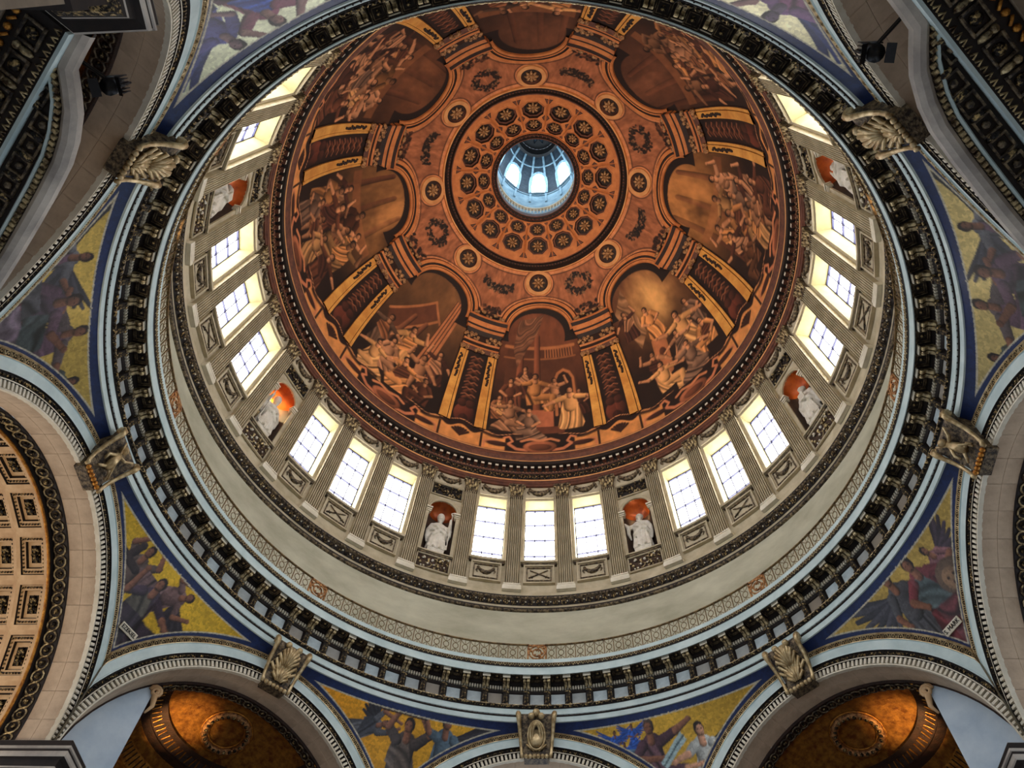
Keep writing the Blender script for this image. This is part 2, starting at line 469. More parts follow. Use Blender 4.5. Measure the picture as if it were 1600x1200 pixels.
CONS = Proto('frieze_console', (0, 16.8, 28.8)); CONS.own = cs.mesh('frieze_console', ['soffit_dark', 'gilt'], False, CONS.base)
for i in range(96):
    a = i * 3.75
    MODI.put(a + 1.875, parent=trimG)
    CONS.put(a + 1.875, parent=trimG)
    COFF.put(a, parent=trimG)
    FRB.put(a, parent=trimG)

# ---------------------------------------------------------------- dome shell, lantern
DA, DB, DZ = 16.4, 20.0, 51.6
def dome(phi, t, off=0.0):
    """point on the dome at azimuth phi, elevation parameter t (degrees), off metres inward"""
    ct, st = math.cos(rad(t)), math.sin(rad(t))
    n = Vector((ct / DA, st / DB)).normalized()
    r = DA * ct - off * n.x; z = DZ + DB * st - off * n.y
    return (r * math.sin(rad(phi)), r * math.cos(rad(phi)), z)
def tr(r):                                    # dome parameter for a plan radius
    return math.degrees(math.acos(r / DA))
mb = MB()
mb.lathe([(DA * math.cos(rad(t)) + 0.5, DZ + DB * math.sin(rad(t)) + 0.35) for t in range(-2, 64, 3)] , 128)
mb.lathe([(DA * math.cos(rad(t)) + 0.4, DZ + DB * math.sin(rad(t)) + 1.0) for t in range(61, 79, 3)], 128)
struct('ceiling_light_block', mb, ['umber'], 'unseen shell added behind the painted dome to block light', True)  # unseen shell, added so no light leaks in behind the paintings
# ring mouldings round the coffered crown
mb = MB()
pr = []
for t, off in ((60.3, 0.0), (60.3, 0.22), (60.62, 0.25), (60.7, 0.12), (61.0, 0.0), (62.3, -0.28), (62.9, -0.22), (63.1, 0.05), (63.35, 0.08), (63.4, -0.1)):
    x = dome(0, t, off); pr.append((x[1], x[2]))
mb.lathe(pr, 192, [1, 1, 0, 0, 0, 0, 0, 2, 1])
trimB = struct('trim_4', mb, ['umber', 'orange_lt', 'rust'], 'dark grooved ring moulding that frames the coffered crown of the dome')
bead = MB(); b_ = dome(0, 62.5, -0.16); bead.ball(b_, 0.08, 0, 6, 4)
stuff('bead_row', ring_repeat(bead, 180), ['rust'], trimB)
mb = MB()
pr = []
for t, off in ((75.8, -0.1), (75.8, 0.14), (75.92, 0.16), (75.98, 0.02), (76.9, 0.06), (77.4, 0.02), (77.5, 0.18), (77.75, 0.18)):
    x = dome(0, t, off); pr.append((x[1], x[2]))
pr.append((3.44, 71.7)); pr.append((3.5, 72.3)); pr.append((4.15, 72.35))
mb.lathe(pr, 128, [1, 1, 0, 0, 0, 0, 2, 2, 3, 3])
trimO = struct('trim_5', mb, ['umber', 'orange', 'rust', 'lant'], 'dark carved rim round the open eye of the dome')
lf = MB()
p0, p1, p2 = dome(-1.6, 76.3, 0.08), dome(0, 76.9, 0.2), dome(1.6, 76.3, 0.08)
lf.tube([p0, p1, p2], [0.05, 0.09, 0.05], 5)
lf.ball(dome(2.8, 76.6, 0.14), 0.07, 0, 6, 4)
stuff('egg_carving', ring_repeat(lf, 64), ['rust'], trimO, True)

# coffered crown: a pierced sheet with octagonal coffers behind it
def plan_pt(r, phi, off=0.0):
    return dome(phi, tr(r), off)
def octo(rc, hw, hr, n=8):
    """octagon about azimuth 0: hw half width (m), hr half radial size (m); returns [(r, phi)]"""
    out = []
    for i in range(8):
        a = PI / 8 + i * PI / 4
        x = hw * math.cos(a) / math.cos(PI / 8); y = hr * math.sin(a) / math.cos(PI / 8)
        r = rc + y
        out.append((r, math.degrees(x / rc) * (1 + 0.0 * y)))
    return out
OCT_O = octo(5.98, 0.98, 0.76); OCT_I = octo(4.62, 0.76, 0.55)
dia = [(5.72, 11.25), (5.34, 11.25 + 3.6), (4.96, 11.25), (5.34, 11.25 - 3.6)]
tri_o = [(7.0, 11.25 - 3.0), (7.0, 11.25 + 3.0), (6.42, 11.25)]
tri_i = [(4.12, 11.25 - 2.4), (4.12, 11.25 + 2.4), (4.42, 11.25)]
RIN, ROUT = 3.9, 7.42
def sheet():
    pts = []; edges = []; holes = []
    def loop(rp):
        k = len(pts)
        pts.extend([Vector((r * math.sin(rad(p)), r * math.cos(rad(p)))) for r, p in rp])
        edges.extend([(k + i, k + (i + 1) % len(rp)) for i in range(len(rp))])
    outer = [(RIN, -11.25 + 22.5 * i / 8) for i in range(9)] + [(ROUT, 11.25 - 22.5 * i / 8) for i in range(9)]
    loop(outer)
    halfdia = [(5.66, 11.25), (5.06, 11.25), (5.36, 11.25 - 2.9)]
    inner = [OCT_O, OCT_I]
    for h in inner:
        loop(h); holes.append([(r * math.sin(rad(p)), r * math.cos(rad(p))) for r, p in h])
    for gr in np.linspace(RIN + 0.3, ROUT - 0.3, 7):
        for gp in np.linspace(-10, 10, 7):
            pts.append(Vector((gr * math.sin(rad(gp)), gr * math.cos(rad(gp)))))
    v, e, f, _, _, _ = delaunay_2d_cdt(pts, edges, [], 1, 1e-5)
    def inside(p, poly):
        c = False; j = len(poly) - 1
        for i in range(len(poly)):
            if (poly[i][1] > p[1]) != (poly[j][1] > p[1]) and p[0] < (poly[j][0] - poly[i][0]) * (p[1] - poly[i][1]) / (poly[j][1] - poly[i][1]) + poly[i][0]: c = not c
            j = i
        return c
    m = MB(); P = []
    for q in v:
        r = q.length; P.append(plan_pt(r, math.degrees(math.atan2(q.x, q.y)), 0.0))
    F = []
    for t in f:
        cx = sum(v[i].x for i in t) / len(t); cy = sum(v[i].y for i in t) / len(t)
        r = math.hypot(cx, cy); ph = math.degrees(math.atan2(cx, cy))
        if r < RIN - 0.01 or r > ROUT + 0.02 or abs(ph) > 11.3: continue
        if any(inside((cx, cy), h) for h in holes): continue
        F.append(tuple(t))
    m.add(P, F)
    return m
CROWN_BASE = plan_pt(5.7, 0)
crown = tag(link('coffered_ring', None, None, (0, 0, plan_pt(7.4, 0)[2])), 'orange ring of octagonal coffers and bronze rosettes around the open eye of the dome', 'coffered ring')
zb = crown.location.z
sh_me = sheet().mesh('coffer_panel', ['orange'], False, (0, 0, zb))
def coffer_mesh(oc, depth):
    m = MB()
    def ring(f, off): 
        rc = sum(r for r, p in oc) / 8
        return [plan_pt(rc + (r - rc) * f, p * f, off) for r, p in oc]
    A = ring(1.0, 0.0); A1 = ring(1.0, 0.04); A2 = ring(0.93, 0.04); A3 = ring(0.92, 0.0)
    B = ring(0.9, -depth * 0.5); C_ = ring(0.74, -depth * 0.5); D = ring(0.72, -depth); 
    for a, b, mm in ((A, A1, 1), (A1, A2, 2), (A2, A3, 1), (A3, B, 0), (B, C_, 1), (C_, D, 0)):
        m.grid([a, b], mm, close=True)
    c = plan_pt(sum(r for r, p in oc) / 8, 0, -depth)
    m.add(D + [c], [(i, (i + 1) % 8, 8) for i in range(8)], 0)
    return m
def rosette_mesh(rc, s, depth):
    m = MB(); c = Vector(plan_pt(rc, 0, -depth + 0.05)); n = (Vector(plan_pt(rc, 0, 1)) - Vector(plan_pt(rc, 0, 0))).normalized()
    tx = Vector((1, 0, 0)); ty = n.cross(tx)
    for k in range(8):
        a = k * PI / 4
        d = tx * math.cos(a) + ty * math.sin(a)
        m.tube([tuple(c + d * s * 0.2), tuple(c + d * s * 0.65 + n * 0.1), tuple(c + d * s + n * 0.02)], [s * 0.12, s * 0.24, s * 0.08], 5)
    m.ball(tuple(c + n * 0.06), s * 0.3, 0, 8, 5)
    return m
def tiny(poly, off=0.03):
    m = MB()
    cr = sum(r for r, p in poly) / len(poly); cp = sum(p for r, p in poly) / len(poly)
    A = [plan_pt(cr + (r - cr), p, 0.005) for r, p in poly]; B = [plan_pt(cr + (r - cr) * 0.75, cp + (p - cp) * 0.75, off) for r, p in poly]
    m.grid([A, B], 0, close=True); m.add(B, [tuple(range(len(B)))], 1); return m
me_co = coffer_mesh(OCT_O, 0.46).mesh('coffer', ['umber', 'rust', 'orange'], False, (0, 0, zb))
me_ci = coffer_mesh(OCT_I, 0.38).mesh('coffer', ['umber', 'rust', 'orange'], False, (0, 0, zb))
me_ro = rosette_mesh(5.98, 0.55, 0.42).mesh('rosette', ['rose'], True, (0, 0, zb))
me_ri = rosette_mesh(4.62, 0.42, 0.34).mesh('rosette', ['rose'], True, (0, 0, zb))
me_d = tiny(dia).mesh('lozenge', ['umber', 'rust'], False, (0, 0, zb))
me_to = tiny(tri_o).mesh('corner_tablet', ['umber', 'rust'], False, (0, 0, zb))
me_ti = tiny(tri_i).mesh('corner_tablet', ['umber', 'rust'], False, (0, 0, zb))
for i in range(16):
    a = -rad(i * 22.5)
    link('coffer_panel', sh_me, crown, (0, 0, 0), a)
    for me, rs in ((me_co, me_ro), (me_ci, me_ri)):
        c = link('coffer', me, crown, (0, 0, 0), a); link('rosette', rs, c)
    link('lozenge', me_d, crown, (0, 0, 0), a); link('corner_tablet', me_to, crown, (0, 0, 0), a); link('corner_tablet', me_ti, crown, (0, 0, 0), a)
mb = MB(); mb.lathe([(7.4, plan_pt(7.4, 0)[2] + 0.75), (3.9, plan_pt(3.9, 0)[2] + 0.75)], 64)

# lantern seen through the eye
LP = [(4.15, 72.35), (4.3, 73.0), (4.3, 78.0), (4.15, 80.6), (3.95, 83.5), (3.6, 86.6), (3.1, 89.3), (2.6, 91.2), (2.3, 91.3), (2.2, 93.5)]
def lr(z):
    for (r0, z0), (r1, z1) in zip(LP, LP[1:]):
        if z0 <= z <= z1: return r0 + (r1 - r0) * (z - z0) / (z1 - z0)
    return 2.2
mb = MB(); mb.lathe(LP, 64, [0, 0, 0, 1, 1, 1, 1, 2, 2]); mb.add([polar(2.2, i * 11.25, 93.5) for i in range(32)], [tuple(range(32))], 2)
lantern = struct('wall_lantern', mb, ['lant', 'lant_dk', 'black'], 'blue grey lantern wall seen through the open eye of the dome', False)
rb = MB()
for za, zb_ in zip(np.linspace(78.4, 91, 9)[:-1], np.linspace(78.4, 91, 9)[1:]):
    rb.box(-0.11, 0.11, lr(za) - 0.14, lr(za), za, zb_, 0, fn=lambda x, y, z: (x, lr(z) - (0.14 if y < lr(za) - 0.05 else 0.0), z))
RIB = Proto('lantern_rib', (0, 4.1, 78.4)); RIB.own = rb.mesh('lantern_rib', ['lant'], False, RIB.base)
for i in range(16): RIB.put(11.25 + 22.5 * i, parent=lantern)
tb = MB()
for z in (80.6, 88.8):
    tb.lathe([(lr(z), z - 0.12), (lr(z) - 0.1, z - 0.1), (lr(z) - 0.1, z + 0.1), (lr(z), z + 0.12)], 64)
link('lantern_hoops', tb.mesh('lantern_hoops', ['lant']), lantern)
rs = MB()
for k in range(10):
    a = k * PI / 5
    rs.tube([(0.4 * math.cos(a), 0.4 * math.sin(a), 93.3), (1.0 * math.cos(a), 1.0 * math.sin(a), 93.1), (1.5 * math.cos(a), 1.5 * math.sin(a), 93.35)], [0.1, 0.22, 0.08], 5)
rs.ball((0, 0, 93.3), 0.4)
link('lantern_boss', rs.mesh('lantern_boss', ['lant_dk'], True), lantern)
for i in range(8):
    phi = wrap(45 * i)
    fr = MB(); gl = MB(); 
    def lw(x, d, z): return (x, lr(z) * math.cos(x / 4) - d, z)
    W2, z0, zs = 0.78, 80.9, 84.0
    ar = [(-W2, z0), (W2, z0)] + [(W2 * math.cos(PI * j / 8), zs + 2.9 * math.sin(PI * j / 8)) for j in range(9)]
    ar2 = [(x * 1.28, z0 - 0.14 if z < z0 + 0.1 else (z if z <= zs else zs + (z - zs) * 1.14)) for x, z in ar]
    gl.add([lw(x, 0.12, z) for x, z in ar], [tuple(range(len(ar)))])
    fr.grid([[lw(x, 0.13, z) for x, z in ar], [lw(x, 0.2, z) for x, z in ar2]], 0, close=True)
    fr.grid([[lw(x, 0.2, z) for x, z in ar2], [lw(x, -0.1, z) for x, z in ar2]], 0, close=True)
    w = tag(link('window_%d' % (25 + i), None, None, polar(lr(81.6), phi, 81.6), -rad(phi)), 'arched lantern window glowing white, ' + ('straight ahead through the eye of the dome' if i == 0 else 'number %d clockwise from the front one in the eye of the dome' % i), None, 'lantern windows', 'structure')
    base = (0, lr(81.6), 81.6)
    link('pane', gl.mesh('pane', ['pane_lant'], False, base), w); link('window_frame', fr.mesh('window_frame', ['lant'], False, base), w)
bl = tag(link('lantern_balustrade', None, None, (0, 0, 72.35)), 'small pale balustrade on the rim of the eye of the dome', 'balustrade')
bb = MB(); bb.box(-0.05, 0.05, 3.66, 3.78, 72.3, 74.1)
bme = bb.mesh('baluster', ['stone_lt'], False, (0, 0, 72.35))
for i in range(72): link('baluster', bme, bl, (0, 0, 0), -rad(5 * i))
tb = MB(); tb.lathe([(3.6, 74.1), (3.6, 74.4), (3.86, 74.4), (3.86, 74.1), (3.6, 74.1)], 72)
link('handrail', tb.mesh('handrail', ['stone_lt'], False, (0, 0, 72.35)), bl)

# ================================================================== THE DRUM
# windows: frame, bars and twelve panes each
wn = [wrap(11.25 * i) for i in range(32) if abs((11.25 * i - 22.5) % 45) > 0.1]
wn.sort(key=lambda a: (abs(a), a))
PW, PH = 2 * WU / 3, (WZ1 - WZ0) / 4
BW = (0, rw(WZ0) + 0.95, WZ0)
fr = MB()
for u0, u1, z0, z1 in ((-WU, -WU + 0.06, WZ0, WZ1), (WU - 0.06, WU, WZ0, WZ1), (-WU, WU, WZ0, WZ0 + 0.07), (-WU, WU, WZ1 - 0.07, WZ1)):
    fr.box(u0, u1, 0.88, 1.04, z0, z1, 0, fn=bay)
me_frame = fr.mesh('window_frame', ['bar'], False, BW)
bars = []
for k in (1, 2):
    b = MB(); u = -WU + PW * k; b.box(u - 0.028, u + 0.028, 0.86, 0.98, WZ0, WZ1, 0, fn=bay); bars.append(b.mesh('glazing_bar', ['bar'], False, BW))
for k in (1, 2, 3):
    b = MB(); z = WZ0 + PH * k; b.box(-WU, WU, 0.86, 0.98, z - 0.028, z + 0.028, 0, fn=bay); bars.append(b.mesh('glazing_bar', ['bar'], False, BW))
panes = []
for i in range(3):
    for j in range(4):
        b = MB(); u = -WU + PW * i; z = WZ0 + PH * j
        b.add([bay(u + 0.01, 0.985, z + 0.01), bay(u + PW - 0.01, 0.985, z + 0.01), bay(u + PW - 0.01, 0.985, z + PH - 0.01), bay(u + 0.01, 0.985, z + PH - 0.01)], [(0, 1, 2, 3)])
        panes.append(b.mesh('pane', ['pane'], False, BW))
def around(phi, seq):
    """place of a thing round the ring, counted from the bottom middle of the picture"""
    if abs(phi) < 0.1: return 'at the bottom middle of the ring'
    n = sorted(abs(a) for a in seq if (a < 0) == (phi < 0) and abs(a) > 0.1)
    n = n.index(min(n, key=lambda q: abs(q - abs(phi)))) + 1
    return '%s to the %s of bottom middle' % (ORD[n] if n < 17 else str(n) + 'th', side(phi))
for i, phi in enumerate(wn):
    w = link('window_%d' % (i + 1), None, None, rotp(BW, phi), -rad(phi))
    tag(w, 'tall white drum window, ' + around(phi, wn), None, 'tall windows of the drum', 'structure')
    link('window_frame', me_frame, w)
    for b in bars: link('glazing_bar', b, w)
    for b in panes: link('pane', b, w)

# pilasters
PB = (0, rw(37.9) - 0.2, 37.9)
P_ = Proto('pilaster', PB)
b = MB()
b.box(-0.6, 0.6, -0.4, 0.02, 37.88, 38.16, 0, fn=bay, nx=2)
for z0, z1, w, d in ((38.16, 38.26, 0.57, 0.37), (38.26, 38.33, 0.51, 0.32), (38.33, 38.42, 0.54, 0.35)):
    b.box(-w, w, -d, 0.02, z0, z1, 0, fn=bay, nx=2)
P_.part('plinth', b, ['stone_lt'])
b = MB()
sec = [(-0.48, 0.0), (-0.48, -0.3)]
nf = 7; fw_ = 0.96 / nf
for k in range(nf):
    c = -0.48 + fw_ * (k + 0.5); h = fw_ * 0.36
    sec += [(c - h, -0.3), (c - h * 0.92, -0.1), (c, -0.03), (c + h * 0.92, -0.1), (c + h, -0.3)]
sec += [(0.48, -0.3), (0.48, 0.0)]
b.grid([[bay(u, d, z) for u, d in sec] for z in (38.42, 42.5, 46.5)])
P_.part('fluted_shaft', b, ['stone'])
b = MB()
b.box(-0.5, 0.5, -0.32, 0.02, 46.48, 46.58, 0, fn=bay)
b.grid([[bay(u * f, -d, z) for u, d in ((-0.46, 0.0), (-0.46, 0.28), (0, 0.3), (0.46, 0.28), (0.46, 0.0))] for f, d, z in ((1, 0, 46.58), (1.02, 0, 47.2), (1.2, 0, 47.62))])
b2 = MB()
for row, zz, hh, us in ((0, 46.6, 0.42, (-0.36, -0.12, 0.12, 0.36)), (1, 46.85, 0.52, (-0.42, -0.24, 0.0, 0.24, 0.42))):
    for u in us:
        d0 = 0.27 + 0.03 * row
        b2.tube([bay(u, -d0, zz), bay(u * 1.02, -d0 - 0.05, zz + hh * 0.6), bay(u * 1.06, -d0 - 0.14, zz + hh * 0.95), bay(u * 1.08, -d0 - 0.2, zz + hh * 0.82)], [0.05, 0.1, 0.08, 0.03], 5, 0)
for sg in (-1, 1):
    b2.tube([bay(sg * 0.3, -0.24, 47.25), bay(sg * 0.5, -0.32, 47.5), bay(sg * 0.62, -0.36, 47.52), bay(sg * 0.6, -0.36, 47.42), bay(sg * 0.54, -0.34, 47.44)], [0.03, 0.05, 0.07, 0.06, 0.04], 5)
b2.ball(bay(0, -0.34, 47.56), 0.1, 0, 6, 4)
b.box(-0.62, 0.62, -0.34, 0.02, 47.64, 47.8, 0, fn=bay, nx=2)
P_.part('capital', b, ['carve'])
P_.sub('acanthus_leaves', b2, ['gilt_lt'], True)
pl = [wrap(5.625 + 11.25 * i) for i in range(32)]
for phi in pl:
    P_.put(phi, 'fluted stone pilaster with leafy capital, ' + around(phi, pl), 'pilaster', 'fluted pilasters of the drum')

# aprons under the windows
def swag(mb, w, z0, sag, d, r, m=0, knots=True, fn=bay, n=12):
    pts = [fn(-w + 2 * w * i / n, -d - r * 0.5, z0 - sag * (1 - (2 * i / n - 1) ** 2)) for i in range(n + 1)]
    mb.tube(pts, [r * (0.45 + 0.75 * math.sin(PI * i / n)) * (1 + 0.16 * (i % 2)) for i in range(n + 1)], 6, m)
    if knots:
        for sg in (-1, 1):
            mb.ball(fn(sg * w, -d - r * 0.5, z0), r * 0.9, m, 6, 4)
            mb.tube([fn(sg * w, -d - r * 0.4, z0), fn(sg * (w + r * 0.8), -d - r * 0.4, z0 - sag * 0.6), fn(sg * (w + r * 0.2), -d - r * 0.4, z0 - sag * 1.15)], [r * 0.35, r * 0.6, r * 0.2], 5, m)
def bframe(mb, u0, u1, z0, z1, w, d0, d1, m):
    for a in ((u0, u1, z0, z0 + w), (u0, u1, z1 - w, z1), (u0, u0 + w, z0 + w, z1 - w), (u1 - w, u1, z0 + w, z1 - w)):
        mb.box(a[0], a[1], d0, d1, a[2], a[3], m, fn=bay)
AP = {}
for kind in ('swag', 'swords'):
    A_ = Proto('window_apron', (0, rw(38.6), 38.6))
    b = MB(); b.box(-1.0, 1.0, -0.1, 0.02, 38.6, 40.12, 0, fn=bay, nx=3)
    A_.part('panel', b, ['stone'])
    b = MB(); bframe(b, -1.0, 1.0, 38.6, 40.12, 0.1, -0.2, -0.08, 0); bframe(b, -0.8, 0.8, 38.8, 39.92, 0.07, -0.17, -0.08, 1)
    A_.part('panel_frame', b, ['stone', 'carve'])
    b = MB(); b.box(-1.14, 1.14, -0.2, 0.02, 40.12, 40.26, 0, fn=bay, nx=3); b.box(-1.22, 1.22, -0.32, 0.02, 40.26, 40.42, 1, fn=bay, nx=3); b.box(-1.16, 1.16, -0.25, 0.1, 40.42, 40.5, 1, fn=bay, nx=3)
    A_.part('sill', b, ['carve', 'stone'])
    b = MB()
    if kind == 'swag': swag(b, 0.5, 39.62, 0.36, 0.1, 0.12, 0)
    else:
        for sg in (-1, 1):
            b.tube([bay(-sg * 0.58, -0.14, 39.1), bay(sg * 0.58, -0.16, 39.68)], [0.05, 0.03], 5)
            b.tube([bay(-sg * 0.52, -0.15, 39.26), bay(-sg * 0.4, -0.15, 39.06)], 0.03, 5)
            b.ball(bay(-sg * 0.62, -0.14, 39.08), 0.06, 0, 6, 4)
    A_.part('swag' if kind == 'swag' else 'crossed_swords', b, ['carve'], True)
    AP[kind] = A_
for phi in wn:
    mid = abs(phi % 45) < 0.1
    AP['swords' if mid else 'swag'].put(phi, 'stone apron with %s below the window %s' % ('crossed swords' if mid else 'swag', around(phi, wn)), 'carved panel', 'carved aprons under the drum windows')
# festoons between the capitals
F_ = Proto('festoon', (0, rw(46.8), 46.6))
b = MB(); b.box(-1.05, 1.05, -0.06, 0.02, 46.62, 47.7, 0, fn=bay, nx=3); bframe(b, -1.05, 1.05, 46.55, 46.66, 0.05, -0.14, 0.0, 0)
F_.part('back_panel', b, ['stone'])
b = MB(); swag(b, 0.72, 47.42, 0.42, 0.06, 0.17, 0); F_.part('garland', b, ['carve'], True)
bays = [wrap(11.25 * i) for i in range(32)]
for phi in bays:
    F_.put(phi, 'carved garland between pilaster capitals, ' + around(phi, bays), 'festoon', 'garlands between the capitals')

# niches: shell, archivolt, imposts, floral panels; saint statues stand in them
nic = [wrap(22.5 + 45 * i) for i in range(8)]
N_ = Proto('statue_niche', (0, rw(NZ0), 38.5))
b = MB()
b.grid([[bay(NU * -math.cos(PI * j / 12), 0.95 * math.sin(PI * j / 12), z) for j in range(13)] for z in (NZ0, 41.5, NZS)])
b.add([bay(NU * -math.cos(PI * j / 12), 0.95 * math.sin(PI * j / 12), NZ0) for j in range(13)], [tuple(range(13))])
N_.part('recess', b, ['niche'], True)
b = MB()
b.grid([[bay(NU * -math.cos(PI * j / 12) * math.cos(e), 0.95 * math.sin(PI * j / 12) * math.cos(e), NZS + NU * math.sin(e)) for j in range(13)] for e in [PI / 2 * q / 6 for q in range(7)]])
N_.part('gilded_half_dome', b, ['niche_gold'], True)
b = MB()
P = []
for i in range(17):
    a = PI * i / 16
    P.append([bay(-f * math.cos(a), d, NZS + f * math.sin(a)) for f, d in ((NU, 0.04), (NU, -0.1), (NU + 0.07, -0.14), (NU + 0.13, -0.08), (NU + 0.2, -0.12), (NU + 0.24, 0.0))])
b.grid(P)
for sg in (-1, 1):
    ua, ub = sorted((sg * NU, sg * (NU + 0.24)))
    b.box(ua, ub, -0.1, 0.02, NZ0, NZS - 0.35, 0, fn=bay)
N_.part('archivolt', b, ['stone'])
for sg in (-1, 1):
    b = MB()
    for z0, z1, e in ((NZS - 0.4, NZS - 0.32, 0.02), (NZS - 0.28, NZS - 0.18, 0.05), (NZS - 0.12, NZS, 0.1)):
        ua, ub = sorted((sg * (NU - 0.1 - e), sg * (NU + 0.26))); b.box(ua, ub, -0.14 - e, 0.12, z0, z1, 0, fn=bay)
    N_.part('impost', b, ['stone_lt'])
def flowers(mb, u0, u1, z0, z1, n, seed):
    r_ = random.Random(seed)
    for k in range(n):
        u = r_.uniform(u0, u1); z = r_.uniform(z0, z1)
        mb.ball(bay(u, -0.1 - r_.random() * 0.05, z), r_.uniform(0.05, 0.1), 1 if r_.random() < 0.35 else 0, 6, 4)
    for k in range(6):
        u = r_.uniform(u0, u1 - 0.2); z = r_.uniform(z0, z1 - 0.1)
        mb.tube([bay(u + 0.26 * math.sin(q), -0.1, z + 0.2 * (1 - math.cos(q))) for q in (0, 0.6, 1.2, 1.9, 2.6)], 0.03, 5, 0)
b = MB(); b.box(-1.15, 1.15, -0.04, 0.02, 45.35, 46.5, 2, fn=bay, nx=3); bframe(b, -1.17, 1.17, 45.3, 46.55, 0.07, -0.12, 0, 3); flowers(b, -1.02, 1.02, 45.46, 46.4, 46, 3)
N_.part('floral_panel', b, ['gilt', 'gilt_lt', 'dark', 'stone'], True)
b = MB(); b.box(-1.1, 1.1, -0.06, 0.02, 38.55, 39.7, 2, fn=bay, nx=3); bframe(b, -1.12, 1.12, 38.5, 39.72, 0.07, -0.14, 0, 3); flowers(b, -0.98, 0.98, 38.68, 39.6, 44, 5)
N_.part('floral_panel', b, ['gilt_lt', 'marble', 'niche', 'stone'], True)
b = MB(); b.box(-1.16, 1.16, -0.22, 0.1, 39.72, 39.82, 0, fn=bay, nx=3); b.box(-1.18, 1.18, -0.28, 0.1, 39.86, 39.95, 1, fn=bay, nx=3)
N_.part('sill', b, ['carve', 'stone'])
for phi in nic:
    N_.put(phi, 'round headed niche with gilded half dome, ' + around(phi, nic), 'niche', 'statue niches of the drum')

